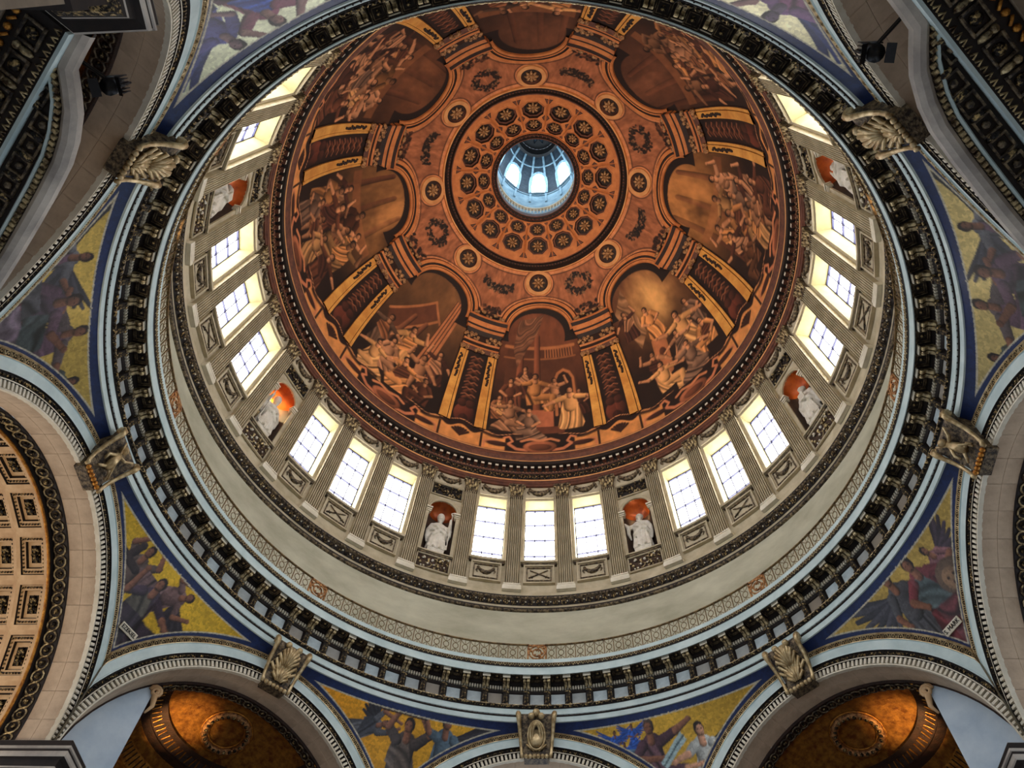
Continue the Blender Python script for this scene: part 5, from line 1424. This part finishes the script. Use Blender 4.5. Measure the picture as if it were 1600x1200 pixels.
# ---------------------------------------------------------------- half domes behind the diagonal arches
QR, QD = 7.05, 18.7
def qd(th, z, off=0.0):
    """point on the quarter sphere: th 0 = left edge ... pi = right edge"""
    R = QR - off
    rr = math.sqrt(max(R * R - (z - AZ) ** 2, 0.0))
    return (-rr * math.cos(th), QD + rr * math.sin(th), z)
X_ = Proto('apse_half_dome', (0, QD, AZ))
b = MB()
b.grid([[(-QR * math.cos(e) * math.cos(PI * j / 32), QD + QR * math.cos(e) * math.sin(PI * j / 32), AZ + QR * math.sin(e)) for j in range(33)] for e in [PI / 2 * i / 18 for i in range(19)]])
b.grid([[(-QR * math.cos(PI * j / 32), QD + QR * math.sin(PI * j / 32), z) for j in range(33)] for z in (12.0, AZ)], 1)
X_.part('mosaic_shell', b, ['amber', 'amber_dk'], True)
b = MB()
for z0, z1, o0 in ((24.55, 25.0, 0.08),):
    b.grid([[qd(PI * j / 48, z, o) for j in range(49)] for z, o in ((z0 - 0.08, 0.0), (z0, 0.2), (z0 + 0.1, 0.1), (z1 - 0.1, 0.1), (z1, 0.2), (z1 + 0.08, 0.0))], 0)
for j in range(44):                                                  # plain raised strokes standing for the inscription
    t = PI * (j + 0.5) / 44
    b.tube([qd(t - 0.012, 24.66, 0.14), qd(t + 0.012 * (1 if j % 3 else -1), 24.9, 0.14)], 0.03, 4, 1)
X_.part('dark_band', b, ['amber_dk', 'gold'])
b = MB()
b.grid([[qd(PI * j / 48, z, o) for j in range(49)] for z, o in ((23.4, 0.0), (23.45, 0.16), (24.0, 0.16), (24.05, 0.0))], 0)
for j in range(60):
    t = PI * (j + 0.5) / 60; b.tube([qd(t, 23.52, 0.18), qd(t, 23.94, 0.18)], 0.03, 4, 1)
X_.part('gold_band', b, ['gold', 'amber_dk'])
b = MB()
wc = Vector((0, 21.05, AZ + math.sqrt(QR ** 2 - (21.05 - QD) ** 2))); wn_ = (Vector((0, QD, AZ)) - wc).normalized(); wx = Vector((1, 0, 0)); wy = wn_.cross(wx)
wp = lambda a, r, o: tuple(wc + wx * (r * math.cos(a)) + wy * (r * math.sin(a)) + wn_ * (o + 0.5 * r * r / QR))
b.tube([wp(2 * PI * i / 36, 1.02, 0.1) for i in range(36)], [0.14 + 0.05 * (i % 2) for i in range(36)], 7, 0, closed=True)
for i in range(24): b.ball(wp(2 * PI * i / 24, 0.98, 0.22), 0.1, 1, 6, 4)
b.tube([wp(2 * PI * i / 36, 1.2, 0.06) for i in range(36)], 0.05, 5, 2, closed=True); b.tube([wp(2 * PI * i / 36, 0.84, 0.06) for i in range(36)], 0.05, 5, 2, closed=True)
X_.part('wreath_medallion', b, ['copper', 'gilt', 'gold'], True)
def guilloche(D0, R, n, r):
    g = MB()
    for i in range(n):
        t = -PI / 2 + PI * (i + 0.5) / n
        c = Vector((R * math.sin(t), D0, AZ + R * math.cos(t))); nn = Vector((-math.sin(t), 0, -math.cos(t))); tx = Vector((math.cos(t), 0, -math.sin(t))); ty = Vector((0, 1, 0))
        g.tube([tuple(c + tx * (r * math.cos(q)) + ty * (r * math.sin(q))) for q in [2 * PI * k / 10 for k in range(10)]], 0.035, 4, 0, closed=True)
        g.ball(tuple(c + nn * 0.0), r * 0.45, 1, 6, 4)
    return g
b = MB()
sp = lambda R, D: [[(R * math.sin(rad(-90 + 5 * i)), D, AZ + R * math.cos(rad(-90 + 5 * i))) for i in range(37)]]
b.grid(sp(7.0, 18.66) + sp(6.96, 18.7) + sp(6.9, 18.72) + sp(6.9, 19.3) + sp(7.05, 19.32), 0)
X_.part('guilloche_band', b, ['amber_dk'])
X_.sub('guilloche_rings', guilloche(19.0, 6.86, 52, 0.22), ['carve', 'gilt'])
for sg in (-1, 1):
    b = MB()
    zt = lambda x: AZ + math.sqrt(max(6.93 ** 2 - x * x, 0))
    xs = [4.5 + 2.4 * i / 8 for i in range(9)]
    top = [(sg * x, zt(x)) for x in xs]; poly = top + [(sg * 6.9, 12.0), (sg * 4.5, 12.0)]
    b.prism(poly, 18.7, 18.95, 0)
    X_.part('wing_wall', b, ['wingwall'])
    b = MB()
    sp2 = [(sg * (4.42 + 0.28 * (1 - q / 14) * math.cos(q)), 18.62, zt(4.5) - 0.35 + 0.28 * (1 - q / 14) * math.sin(q)) for q in [i * 0.6 for i in range(20)]]
    b.tube(sp2, 0.08, 6); b.tube([(sg * 4.4, 18.62, zt(4.5) - 0.55), (sg * 4.28, 18.66, zt(4.5) - 1.0), (sg * 4.44, 18.66, zt(4.5) - 1.4)], [0.14, 0.1, 0.05], 6)
    X_.part('volute', b, ['tan'], True)
for az, lab in ((-45, 'amber mosaic half dome with wreath behind the lower left arch'), (45, 'amber mosaic half dome with wreath behind the lower right arch'), (-135, 'dark half dome behind the upper left arch'), (135, 'dark half dome behind the upper right arch')):
    X_.put(az, lab, 'half dome', 'mosaic half domes behind the diagonal arches')

# ---------------------------------------------------------------- coffered vaults of the side arms
VR = 6.75
V_ = Proto('coffered_vault', (0, 19.3, AZ))
b = MB()
b.grid(sp(7.0, 18.66) + sp(6.95, 18.7) + sp(6.95, 19.3) + sp(VR, 19.32), 0)
V_.part('guilloche_band', b, ['soffit_dark'])
V_.sub('guilloche_rings', guilloche(19.0, 6.9, 44, 0.24), ['gilt_lt', 'gilt'])
b = MB(); b.tube([sp(VR - 0.03, 19.36)[0][i] for i in range(37)], 0.07, 6); V_.part('gold_fillet', b, ['gold'], True)
b = MB(); b.grid(sp(VR + 0.32, 19.3) + sp(VR + 0.32, 33.0), 0); V_.part('vault_shell', b, ['tan'])
cof_f = MB()
def vc(a, D, R): return (R * math.sin(a), D, R * math.cos(a))
CA, CD = rad(16.5) / 2, 0.64
cents = []
def cell(f_a, f_d, R): return [vc(sa * CA * f_a, sd * CD * f_d, R) for sa, sd in ((-1, -1), (1, -1), (1, 1), (-1, 1))]
lv = [(1.0, 1.0, VR), (0.80, 0.76, VR), (0.78, 0.74, VR + 0.1), (0.56, 0.52, VR + 0.1), (0.54, 0.5, VR + 0.24), (0.36, 0.32, VR + 0.24), (0.34, 0.3, VR + 0.3)]
for i, (p_, q_) in enumerate(zip(lv, lv[1:])): cof_f.grid([cell(*p_), cell(*q_)], (0, 1, 0, 1, 0, 1)[i], close=True)
cof_f.add(cell(*lv[-1]), [(0, 1, 2, 3)], 1)
for sa, sd in [(x, -0.66) for x in np.linspace(-0.66, 0.66, 9)] + [(x, 0.66) for x in np.linspace(-0.66, 0.66, 9)] + [(-0.68, y) for y in np.linspace(-0.5, 0.5, 6)] + [(0.68, y) for y in np.linspace(-0.5, 0.5, 6)]:
    cof_f.ball(vc(sa * CA, sd * CD, VR + 0.06), 0.05, 2, 5, 3)
me_cof = cof_f.mesh('vault_coffer', ['tan', 'soffit_dark', 'gilt'])
rs = MB()
for q in range(8):
    a = q * PI / 4; rs.tube([(0.06 * math.cos(a), 0.05 * math.sin(a), VR + 0.26), (0.26 * math.cos(a), 0.16 * math.sin(a), VR + 0.2), (0.38 * math.cos(a), 0.22 * math.sin(a), VR + 0.27)], [0.04, 0.08, 0.03], 5)
rs.ball((0, 0, VR + 0.22), 0.1, 0, 6, 4)
me_crs = rs.mesh('coffer_rosette', ['gilt'], True)
for az, lab in ((-90, 'tan barrel vault with square coffers behind the left arch'), (90, 'brown barrel vault behind the right arch')):
    v = V_.put(az, lab, 'vault')
    for D in (20.05, 21.33, 22.61, 23.89, 25.17):
        for a in range(-5, 6):
            c = link('vault_coffer', me_cof, v, (0, D - 19.3, 0)); c.rotation_euler = (0, rad(-4.8 + 16.5 * a), 0)
            link('coffer_rosette', me_crs, c)
b = MB(); b.grid(sp(7.0, 18.66) + sp(7.0, 33.0), 0)
for i, az in enumerate((0, 180)):
    o = link('nave_vault', b.mesh('nave_vault', ['tan'], False, ABASE), None, rotp(ABASE, az), -rad(az))
    tag(o, 'plain tan barrel vault behind the ' + ('bottom middle arch' if az == 0 else 'arch overhead'), 'vault')

# ---------------------------------------------------------------- piers and their cornices
def diag(k, s, D):                            # (s, D) in the frame of the diagonal arch at azimuth 45k -> world xy
    x, y, _ = rotp((s, D, 0), 45 * k); return (x, y)
pier_n = 0
PLAB = {(3, -1): 'pier right of the upper right arch', }
def pier(k, sg):
    """pier on side sg of diagonal arch k"""
    P = lambda g: [diag(k, sg * (5.58 + 0.9 * 0 + g), 17.31 + g), diag(k, sg * 6.70, 16.19 + g * 1.41), None, None]
    m = MB(); out = []
    front = np.array(diag(k, sg * 6.70, 16.19)); side_ = np.array(diag(k, sg * 5.58, 17.31))
    az_main = wrap(45 * k + sg * 45); nm = np.array((math.sin(rad(az_main)), math.cos(rad(az_main)))); nd = np.array((math.sin(rad(45 * k)), math.cos(rad(45 * k))))
    back_m = front + nm * 6.0; back_d = side_ + nd * 3.2
    poly = [side_, front, back_m, back_d]
    c = sum(poly) / 4
    def ring(sh, z): return [tuple(p + (c - p) / np.linalg.norm(c - p) * sh) + (z,) for p in poly]
    lv = [(0.75, 0.0, 0), (0.75, 16.6, 0), (0.6, 16.65, 1), (0.6, 17.2, 1), (0.66, 17.25, 1), (0.66, 18.0, 1), (0.5, 18.05, 2), (0.4, 18.2, 2), (0.36, 18.3, 1), (0.34, 18.36, 3), (0.3, 18.6, 1), (0.06, 18.64, 1), (0.02, 18.68, 3), (0.02, 18.84, 3), (0.06, 18.88, 1), (0.06, 18.95, 1), (0.0, 18.97, 3), (0.0, 19.05, 3), (0.12, 19.1, 1), (0.12, 19.3, 1)]
    for (s0, z0, m0), (s1, z1, m1) in zip(lv, lv[1:]): m.grid([ring(s0, z0), ring(s1, z1)], m1, close=True)
    m.add(ring(0.1, 19.3), [(0, 1, 2, 3)], 3)
    return m, (c[0], c[1], 0.0)
for k in (-3, -1, 1, 3):
    for sg in (-1, 1):
        m, base = pier(k, sg)
        az = wrap(45 * k + sg * 22.5)
        o = link('pier', m.mesh('pier', ['ashlar', 'soffit_dark', 'gilt', 'grey_rail'], False, base), None, base)
        tag(o, 'stone pier with dark cornice between the %s' % {22.5: 'bottom and lower right arches', -22.5: 'bottom and lower left arches', 67.5: 'lower right and right arches', -67.5: 'lower left and left arches', 112.5: 'right and upper right arches', -112.5: 'left and upper left arches', 157.5: 'upper right and overhead arches', -157.5: 'upper left and overhead arches'}[az], 'pier', 'piers of the crossing')

# bow fronted balconies below the diagonal arches, seen from beneath
half = [(5.58, 17.31), (5.1, 17.3), (4.69, 17.28), (4.3, 17.0), (3.91, 16.75), (3.3, 16.53), (2.7, 16.41), (1.8, 16.36), (0.9, 16.34), (0.0, 16.33)]
path = [(-s, D) for s, D in half] + [(s, D) for s, D in half[::-1][1:]]
def resample(pts, step):
    out = []; acc = 0.0
    for (x0, y0), (x1, y1) in zip(pts, pts[1:]):
        L = math.hypot(x1 - x0, y1 - y0); t = acc
        while t < L:
            f = t / L; out.append((x0 + (x1 - x0) * f, y0 + (y1 - y0) * f, math.atan2(y1 - y0, x1 - x0))); t += step
        acc = t - L
    return out
B_ = Proto('bow_balcony', (0, 17.3, 18.7))
b = MB(); b.grid([[(s, D, 18.98) for s, D in path], [(s, 17.62, 18.98) for s, D in path]], 0); b.grid([[(s, D, 19.45) for s, D in path], [(s, 19.0, 19.45) for s, D in path]], 0)
B_.part('slab', b, ['soffit_dark'])
b = MB()
for o0, z0, o1, z1 in ((0.0, 19.5, -0.08, 19.42), (-0.08, 19.42, -0.13, 19.28), (-0.13, 19.28, -0.1, 19.12), (-0.1, 19.12, 0.0, 18.98), (0.0, 18.98, 0.12, 18.93), (0.12, 18.93, 0.2, 18.97)):
    b.grid([[(s, D + o0, z0) for s, D in path], [(s, D + o1, z1) for s, D in path]], 0)
B_.part('front_moulding', b, ['grey_rail'], True)
b = MB()
for s, D, a in resample(path, 0.15): b.box(s - 0.045, s + 0.045, D + 0.22, D + 0.33, 18.88, 18.98)
B_.part('tooth_ornament', b, ['gilt_lt'], kind='stuff')
b = MB(); b.tube([(s, D + 0.4, 18.93) for s, D in path], 0.05, 5); B_.part('pale_fillet', b, ['cool'])
cs_ = [(-3.9 + 0.6 * i) for i in range(14)]
b = MB(); 
for i, s in enumerate(cs_):
    D = 17.1 if abs(s) < 3.5 else 17.45
    frame(b, s - 0.24, s + 0.24, D - 0.2, D + 0.22, 18.9, 18.98, 0.05, 0)
B_.part('soffit_frames', b, ['carve'])
b = MB()
for i, s in enumerate(cs_):
    D = 17.1 if abs(s) < 3.5 else 17.45
    b.ball((s + 0.3, D - 0.02, 18.93), 0.13, 0, 7, 4, (0.7, 1.4, 0.6)); b.ball((s, D, 18.95), 0.1, 1, 6, 4)
B_.part('rosettes', b, ['gilt', 'carve'], True, kind='stuff')
# straight lintel behind it
b = MB(); b.box(-5.5, 5.5, 17.42, 17.5, 18.7, 18.98, 0); B_.part('lintel_fillet', b, ['cool'])
b = MB()
for i in range(60):
    s = -5.4 + 0.183 * i; b.tube([(s - 0.06, 17.56, 18.72), (s, 17.68, 18.7), (s + 0.06, 17.56, 18.72)], 0.03, 4)
B_.part('lintel_teeth', b, ['gilt_lt'], kind='stuff')
b = MB(); b.box(-5.5, 5.5, 17.5, 19.6, 18.74, 18.98, 0); b.box(-5.5, 5.5, 18.62, 18.82, 18.6, 18.74, 1); b.box(-5.5, 5.5, 19.05, 19.22, 18.6, 18.74, 2); B_.part('lintel', b, ['soffit_dark', 'ashlar', 'cool'])
for i in range(13):
    b = MB(); s = -5.0 + 0.83 * i
    frame(b, s - 0.28, s + 0.28, 17.78, 18.26, 18.66, 18.74, 0.06, 0); b.ball((s, 18.02, 18.72), 0.15, 1, 8, 5, (1, 1, 0.6)); b.ball((s + 0.415, 17.95, 18.7), 0.14, 2, 7, 4, (0.6, 1.3, 0.7)); b.ball((s + 0.415, 18.15, 18.7), 0.1, 2, 7, 4)
    B_.part('lintel_coffer', b, ['carve', 'gilt', 'gilt_lt'], True)
b = MB()
for i in range(26):
    s = -5.2 + 0.41 * i; b.ball((s, 18.45, 18.7), 0.09, 0, 7, 5); b.tube([(s + 0.13, 18.38, 18.7), (s + 0.2, 18.45, 18.68), (s + 0.27, 18.52, 18.7)], 0.04, 5)
B_.part('bead_row', b, ['gold'], True, kind='stuff')
b = MB()
for i in range(44):
    s = -5.3 + 0.245 * i; b.tube([(s - 0.07, 18.9, 18.7), (s, 19.02, 18.68), (s + 0.07, 18.9, 18.7)], 0.04, 5)
B_.part('gold_teeth', b, ['gold'], kind='stuff')
for az, lab in ((-135, 'dark gilded balcony with curved grey front at the upper left corner'), (135, 'dark gilded balcony with curved grey front at the upper right corner')):
    B_.put(az, lab, 'balcony', 'bow fronted balconies')

# stage spotlights on brackets
def spotlight(arm0, body, lab):
    base = Vector(arm0)
    o = tag(link('spotlight', None, None, tuple(base)), lab, 'spotlight', 'black spotlights')
    d = Vector(body) - base
    b = MB(); b.tube([(0, 0, 0), tuple(d * 0.8)], 0.035, 6); b.tube([(0, 0, 0.1), tuple(d * 0.8 + Vector((0, 0, 0.12)))], 0.02, 5); link('bracket', b.mesh('bracket', ['black']), o)
    b = MB(); c = d
    b.tube([tuple(c + Vector((0, 0, -0.28))), tuple(c + Vector((0, 0, 0.05))), tuple(c + Vector((0, 0, 0.3)))], [0.2, 0.2, 0.12], 12)
    for q in range(6): b.box(c.x - 0.21, c.x + 0.21, c.y - 0.012 + 0.07 * (q - 2.5), c.y + 0.012 + 0.07 * (q - 2.5), c.z - 0.05, c.z + 0.28)
    link('lamp_can', b.mesh('lamp_can', ['black'], True), o)
    b = MB(); b.tube([(c.x - 0.24, c.y, c.z + 0.3), (c.x - 0.26, c.y, c.z - 0.05), (c.x - 0.2, c.y, c.z - 0.1)], 0.03, 5); b.tube([(c.x + 0.24, c.y, c.z + 0.3), (c.x + 0.26, c.y, c.z - 0.05), (c.x + 0.2, c.y, c.z - 0.1)], 0.03, 5); b.tube([(c.x - 0.24, c.y, c.z + 0.3), (c.x + 0.24, c.y, c.z + 0.3)], 0.03, 5)
    link('yoke', b.mesh('yoke', ['black']), o)
    for sx in (-1, 1):
        b = MB(); b.add([(c.x + sx * 0.2, c.y - 0.2, c.z - 0.28), (c.x + sx * 0.2, c.y + 0.2, c.z - 0.28), (c.x + sx * 0.36, c.y + 0.2, c.z - 0.42), (c.x + sx * 0.36, c.y - 0.2, c.z - 0.42)], [(0, 1, 2, 3)])
        link('barn_door', b.mesh('barn_door', ['black']), o)
spotlight((-9.15, -15.7, 19.9), (-8.52, -15.05, 20.1), 'black spotlight on a bracket at the upper left')
spotlight((8.95, -15.75, 19.9), (8.38, -15.0, 20.0), 'black spotlight on a bracket at the upper right')

# ---------------------------------------------------------------- gallery railing in eight lengths
RZ0, RZ1, RR = 31.12, 32.2, 16.1
pn = MB()
hx = RR * rad(1.875) / 2
pn.box(-hx - 0.022, -hx + 0.022, RR - 0.025, RR + 0.025, RZ0, RZ1 + 0.02)
pn.tube([(0.15 * math.cos(q), RR, RZ0 + 0.55 + 0.19 * math.sin(q)) for q in [2 * PI * i / 12 for i in range(12)]], 0.022, 4, closed=True)
for sg in (-1, 1):
    pn.tube([(sg * 0.22, RR, RZ0 + 0.04), (sg * 0.17, RR, RZ0 + 0.2), (sg * 0.02, RR, RZ0 + 0.34)], 0.018, 4)
    pn.tube([(sg * 0.22, RR, RZ1 - 0.06), (sg * 0.17, RR, RZ1 - 0.2), (sg * 0.02, RR, RZ1 - 0.34)], 0.018, 4)
    pn.tube([(0, RR, RZ0 + (0.05 if sg < 0 else 0.75)), (0, RR, RZ0 + (0.36 if sg < 0 else 1.05))], 0.015, 4)
PN = Proto('railing_panel', (0, RR, RZ0)); pn_me = pn.mesh('railing_panel', ['iron'], False, (0, 0, RZ0))
gm = MB()
r2 = random.Random(3)
hx = RR * rad(1.875)
gm.box(-hx, -hx + 0.08, RR - 0.04, RR + 0.04, RZ0, RZ1 + 0.08); gm.box(hx - 0.08, hx, RR - 0.04, RR + 0.04, RZ0, RZ1 + 0.08); gm.box(-hx, hx, RR - 0.04, RR + 0.04, RZ1 - 0.06, RZ1 + 0.04)
for sc_ in (0.42, 0.24): gm.tube([(sc_ * math.cos(q), RR - 0.03, RZ0 + 0.55 + sc_ * 1.05 * math.sin(q)) for q in [2 * PI * i / 14 for i in range(14)]], 0.045, 5, closed=True)
for q in range(22): gm.ball((r2.uniform(-0.44, 0.44), RR - 0.03, RZ0 + r2.uniform(0.08, 1.0)), r2.uniform(0.04, 0.08), 0, 6, 4)
gm_me = gm.mesh('gilded_panel', ['copper'], True, (0, 0, RZ0))
for k in range(8):
    cz = wrap(22.5 + 45 * k)
    o = tag(link('gallery_railing', None, None, (0, 0, RZ0)), 'wrought iron gallery railing, %s length' % {22.5: 'lower middle right', -22.5: 'lower middle left', 67.5: 'lower right', -67.5: 'lower left', 112.5: 'upper right', -112.5: 'upper left', 157.5: 'top right hidden', -157.5: 'top left hidden'}[cz], 'railing', 'lengths of gallery railing')
    a0, a1 = 45 * k + 1.875, 45 * k + 43.125
    for nm, z, hh in (('handrail', RZ1, 0.06), ('bottom_rail', RZ0, 0.05)):
        b = MB(); b.lathe([(RR - 0.05, z), (RR - 0.05, z + hh), (RR + 0.05, z + hh), (RR + 0.05, z), (RR - 0.05, z)], 24, None, a0, a1)
        link(nm, b.mesh(nm, ['iron'], False, (0, 0, RZ0)), o)
    for j in range(22): link('railing_panel', pn_me, o, (0, 0, 0), -rad(a0 + 1.875 * (j + 0.5)))
    link('gilded_panel', gm_me, o, (0, 0, 0), -rad(45 * k))

# ================================================================== LAMPS
LAMPS = [180, 150, -150, 120, -120, 90, -90]
for i, a in enumerate(LAMPS):
    p = Vector(polar(17.3, a, 31.14))
    ld = bpy.data.lights.new('floodlight', 'SPOT'); ld.energy = DOME_LAMP_W * (1.25 if abs(a) > 140 else 0.4); ld.color = (1.0, 0.70, 0.44); ld.spot_size = rad(62); ld.spot_blend = 0.9; ld.shadow_soft_size = 0.25
    lo = bpy.data.objects.new('floodlight_beam', ld); COL.objects.link(lo)
    q = p + Vector((0, 0, 0.5)); lo.location = q
    tgt = Vector(polar(7.5, a + 180, 63.0))
    lo.rotation_euler = (tgt - q).to_track_quat('-Z', 'Y').to_euler()
for az in (-45, 45):
    q = (-2.7, 20.2, 21.9); p = Vector(rotp((q[0] if az < 0 else -q[0], q[1], q[2]), az))
    ld = bpy.data.lights.new('apse_uplight', 'SPOT'); ld.energy = EXEDRA_LAMP_W; ld.color = (1.0, 0.66, 0.30); ld.shadow_soft_size = 0.12; ld.spot_size = rad(56); ld.spot_blend = 1.0
    lo = bpy.data.objects.new('apse_uplight_beam', ld); COL.objects.link(lo); lo.location = p
    g = (-2.3, 21.3, 25.4); g = Vector(rotp((g[0] if az < 0 else -g[0], g[1], g[2]), az)); lo.rotation_euler = (g - p).to_track_quat('-Z', 'Y').to_euler()
p = Vector(rotp((0, 22.0, 12.0), -90))
ld = bpy.data.lights.new('vault_uplight', 'SPOT'); ld.energy = 1000; ld.color = (1.0, 0.76, 0.5); ld.shadow_soft_size = 0.3; ld.spot_size = rad(120); ld.spot_blend = 0.8
lo = bpy.data.objects.new('vault_uplight_beam', ld); COL.objects.link(lo); lo.location = p; lo.rotation_euler = (PI, 0, 0)
for phi, k, lab, mir in SV:
    if phi == -22.5: continue
    ld = bpy.data.lights.new('niche_light', 'POINT'); ld.energy = 300; ld.color = (1.0, 0.72, 0.36); ld.shadow_soft_size = 0.06
    lo = bpy.data.objects.new('niche_light_beam', ld); COL.objects.link(lo); lo.location = rotp(bay(0.0, 0.66, 43.75), phi)
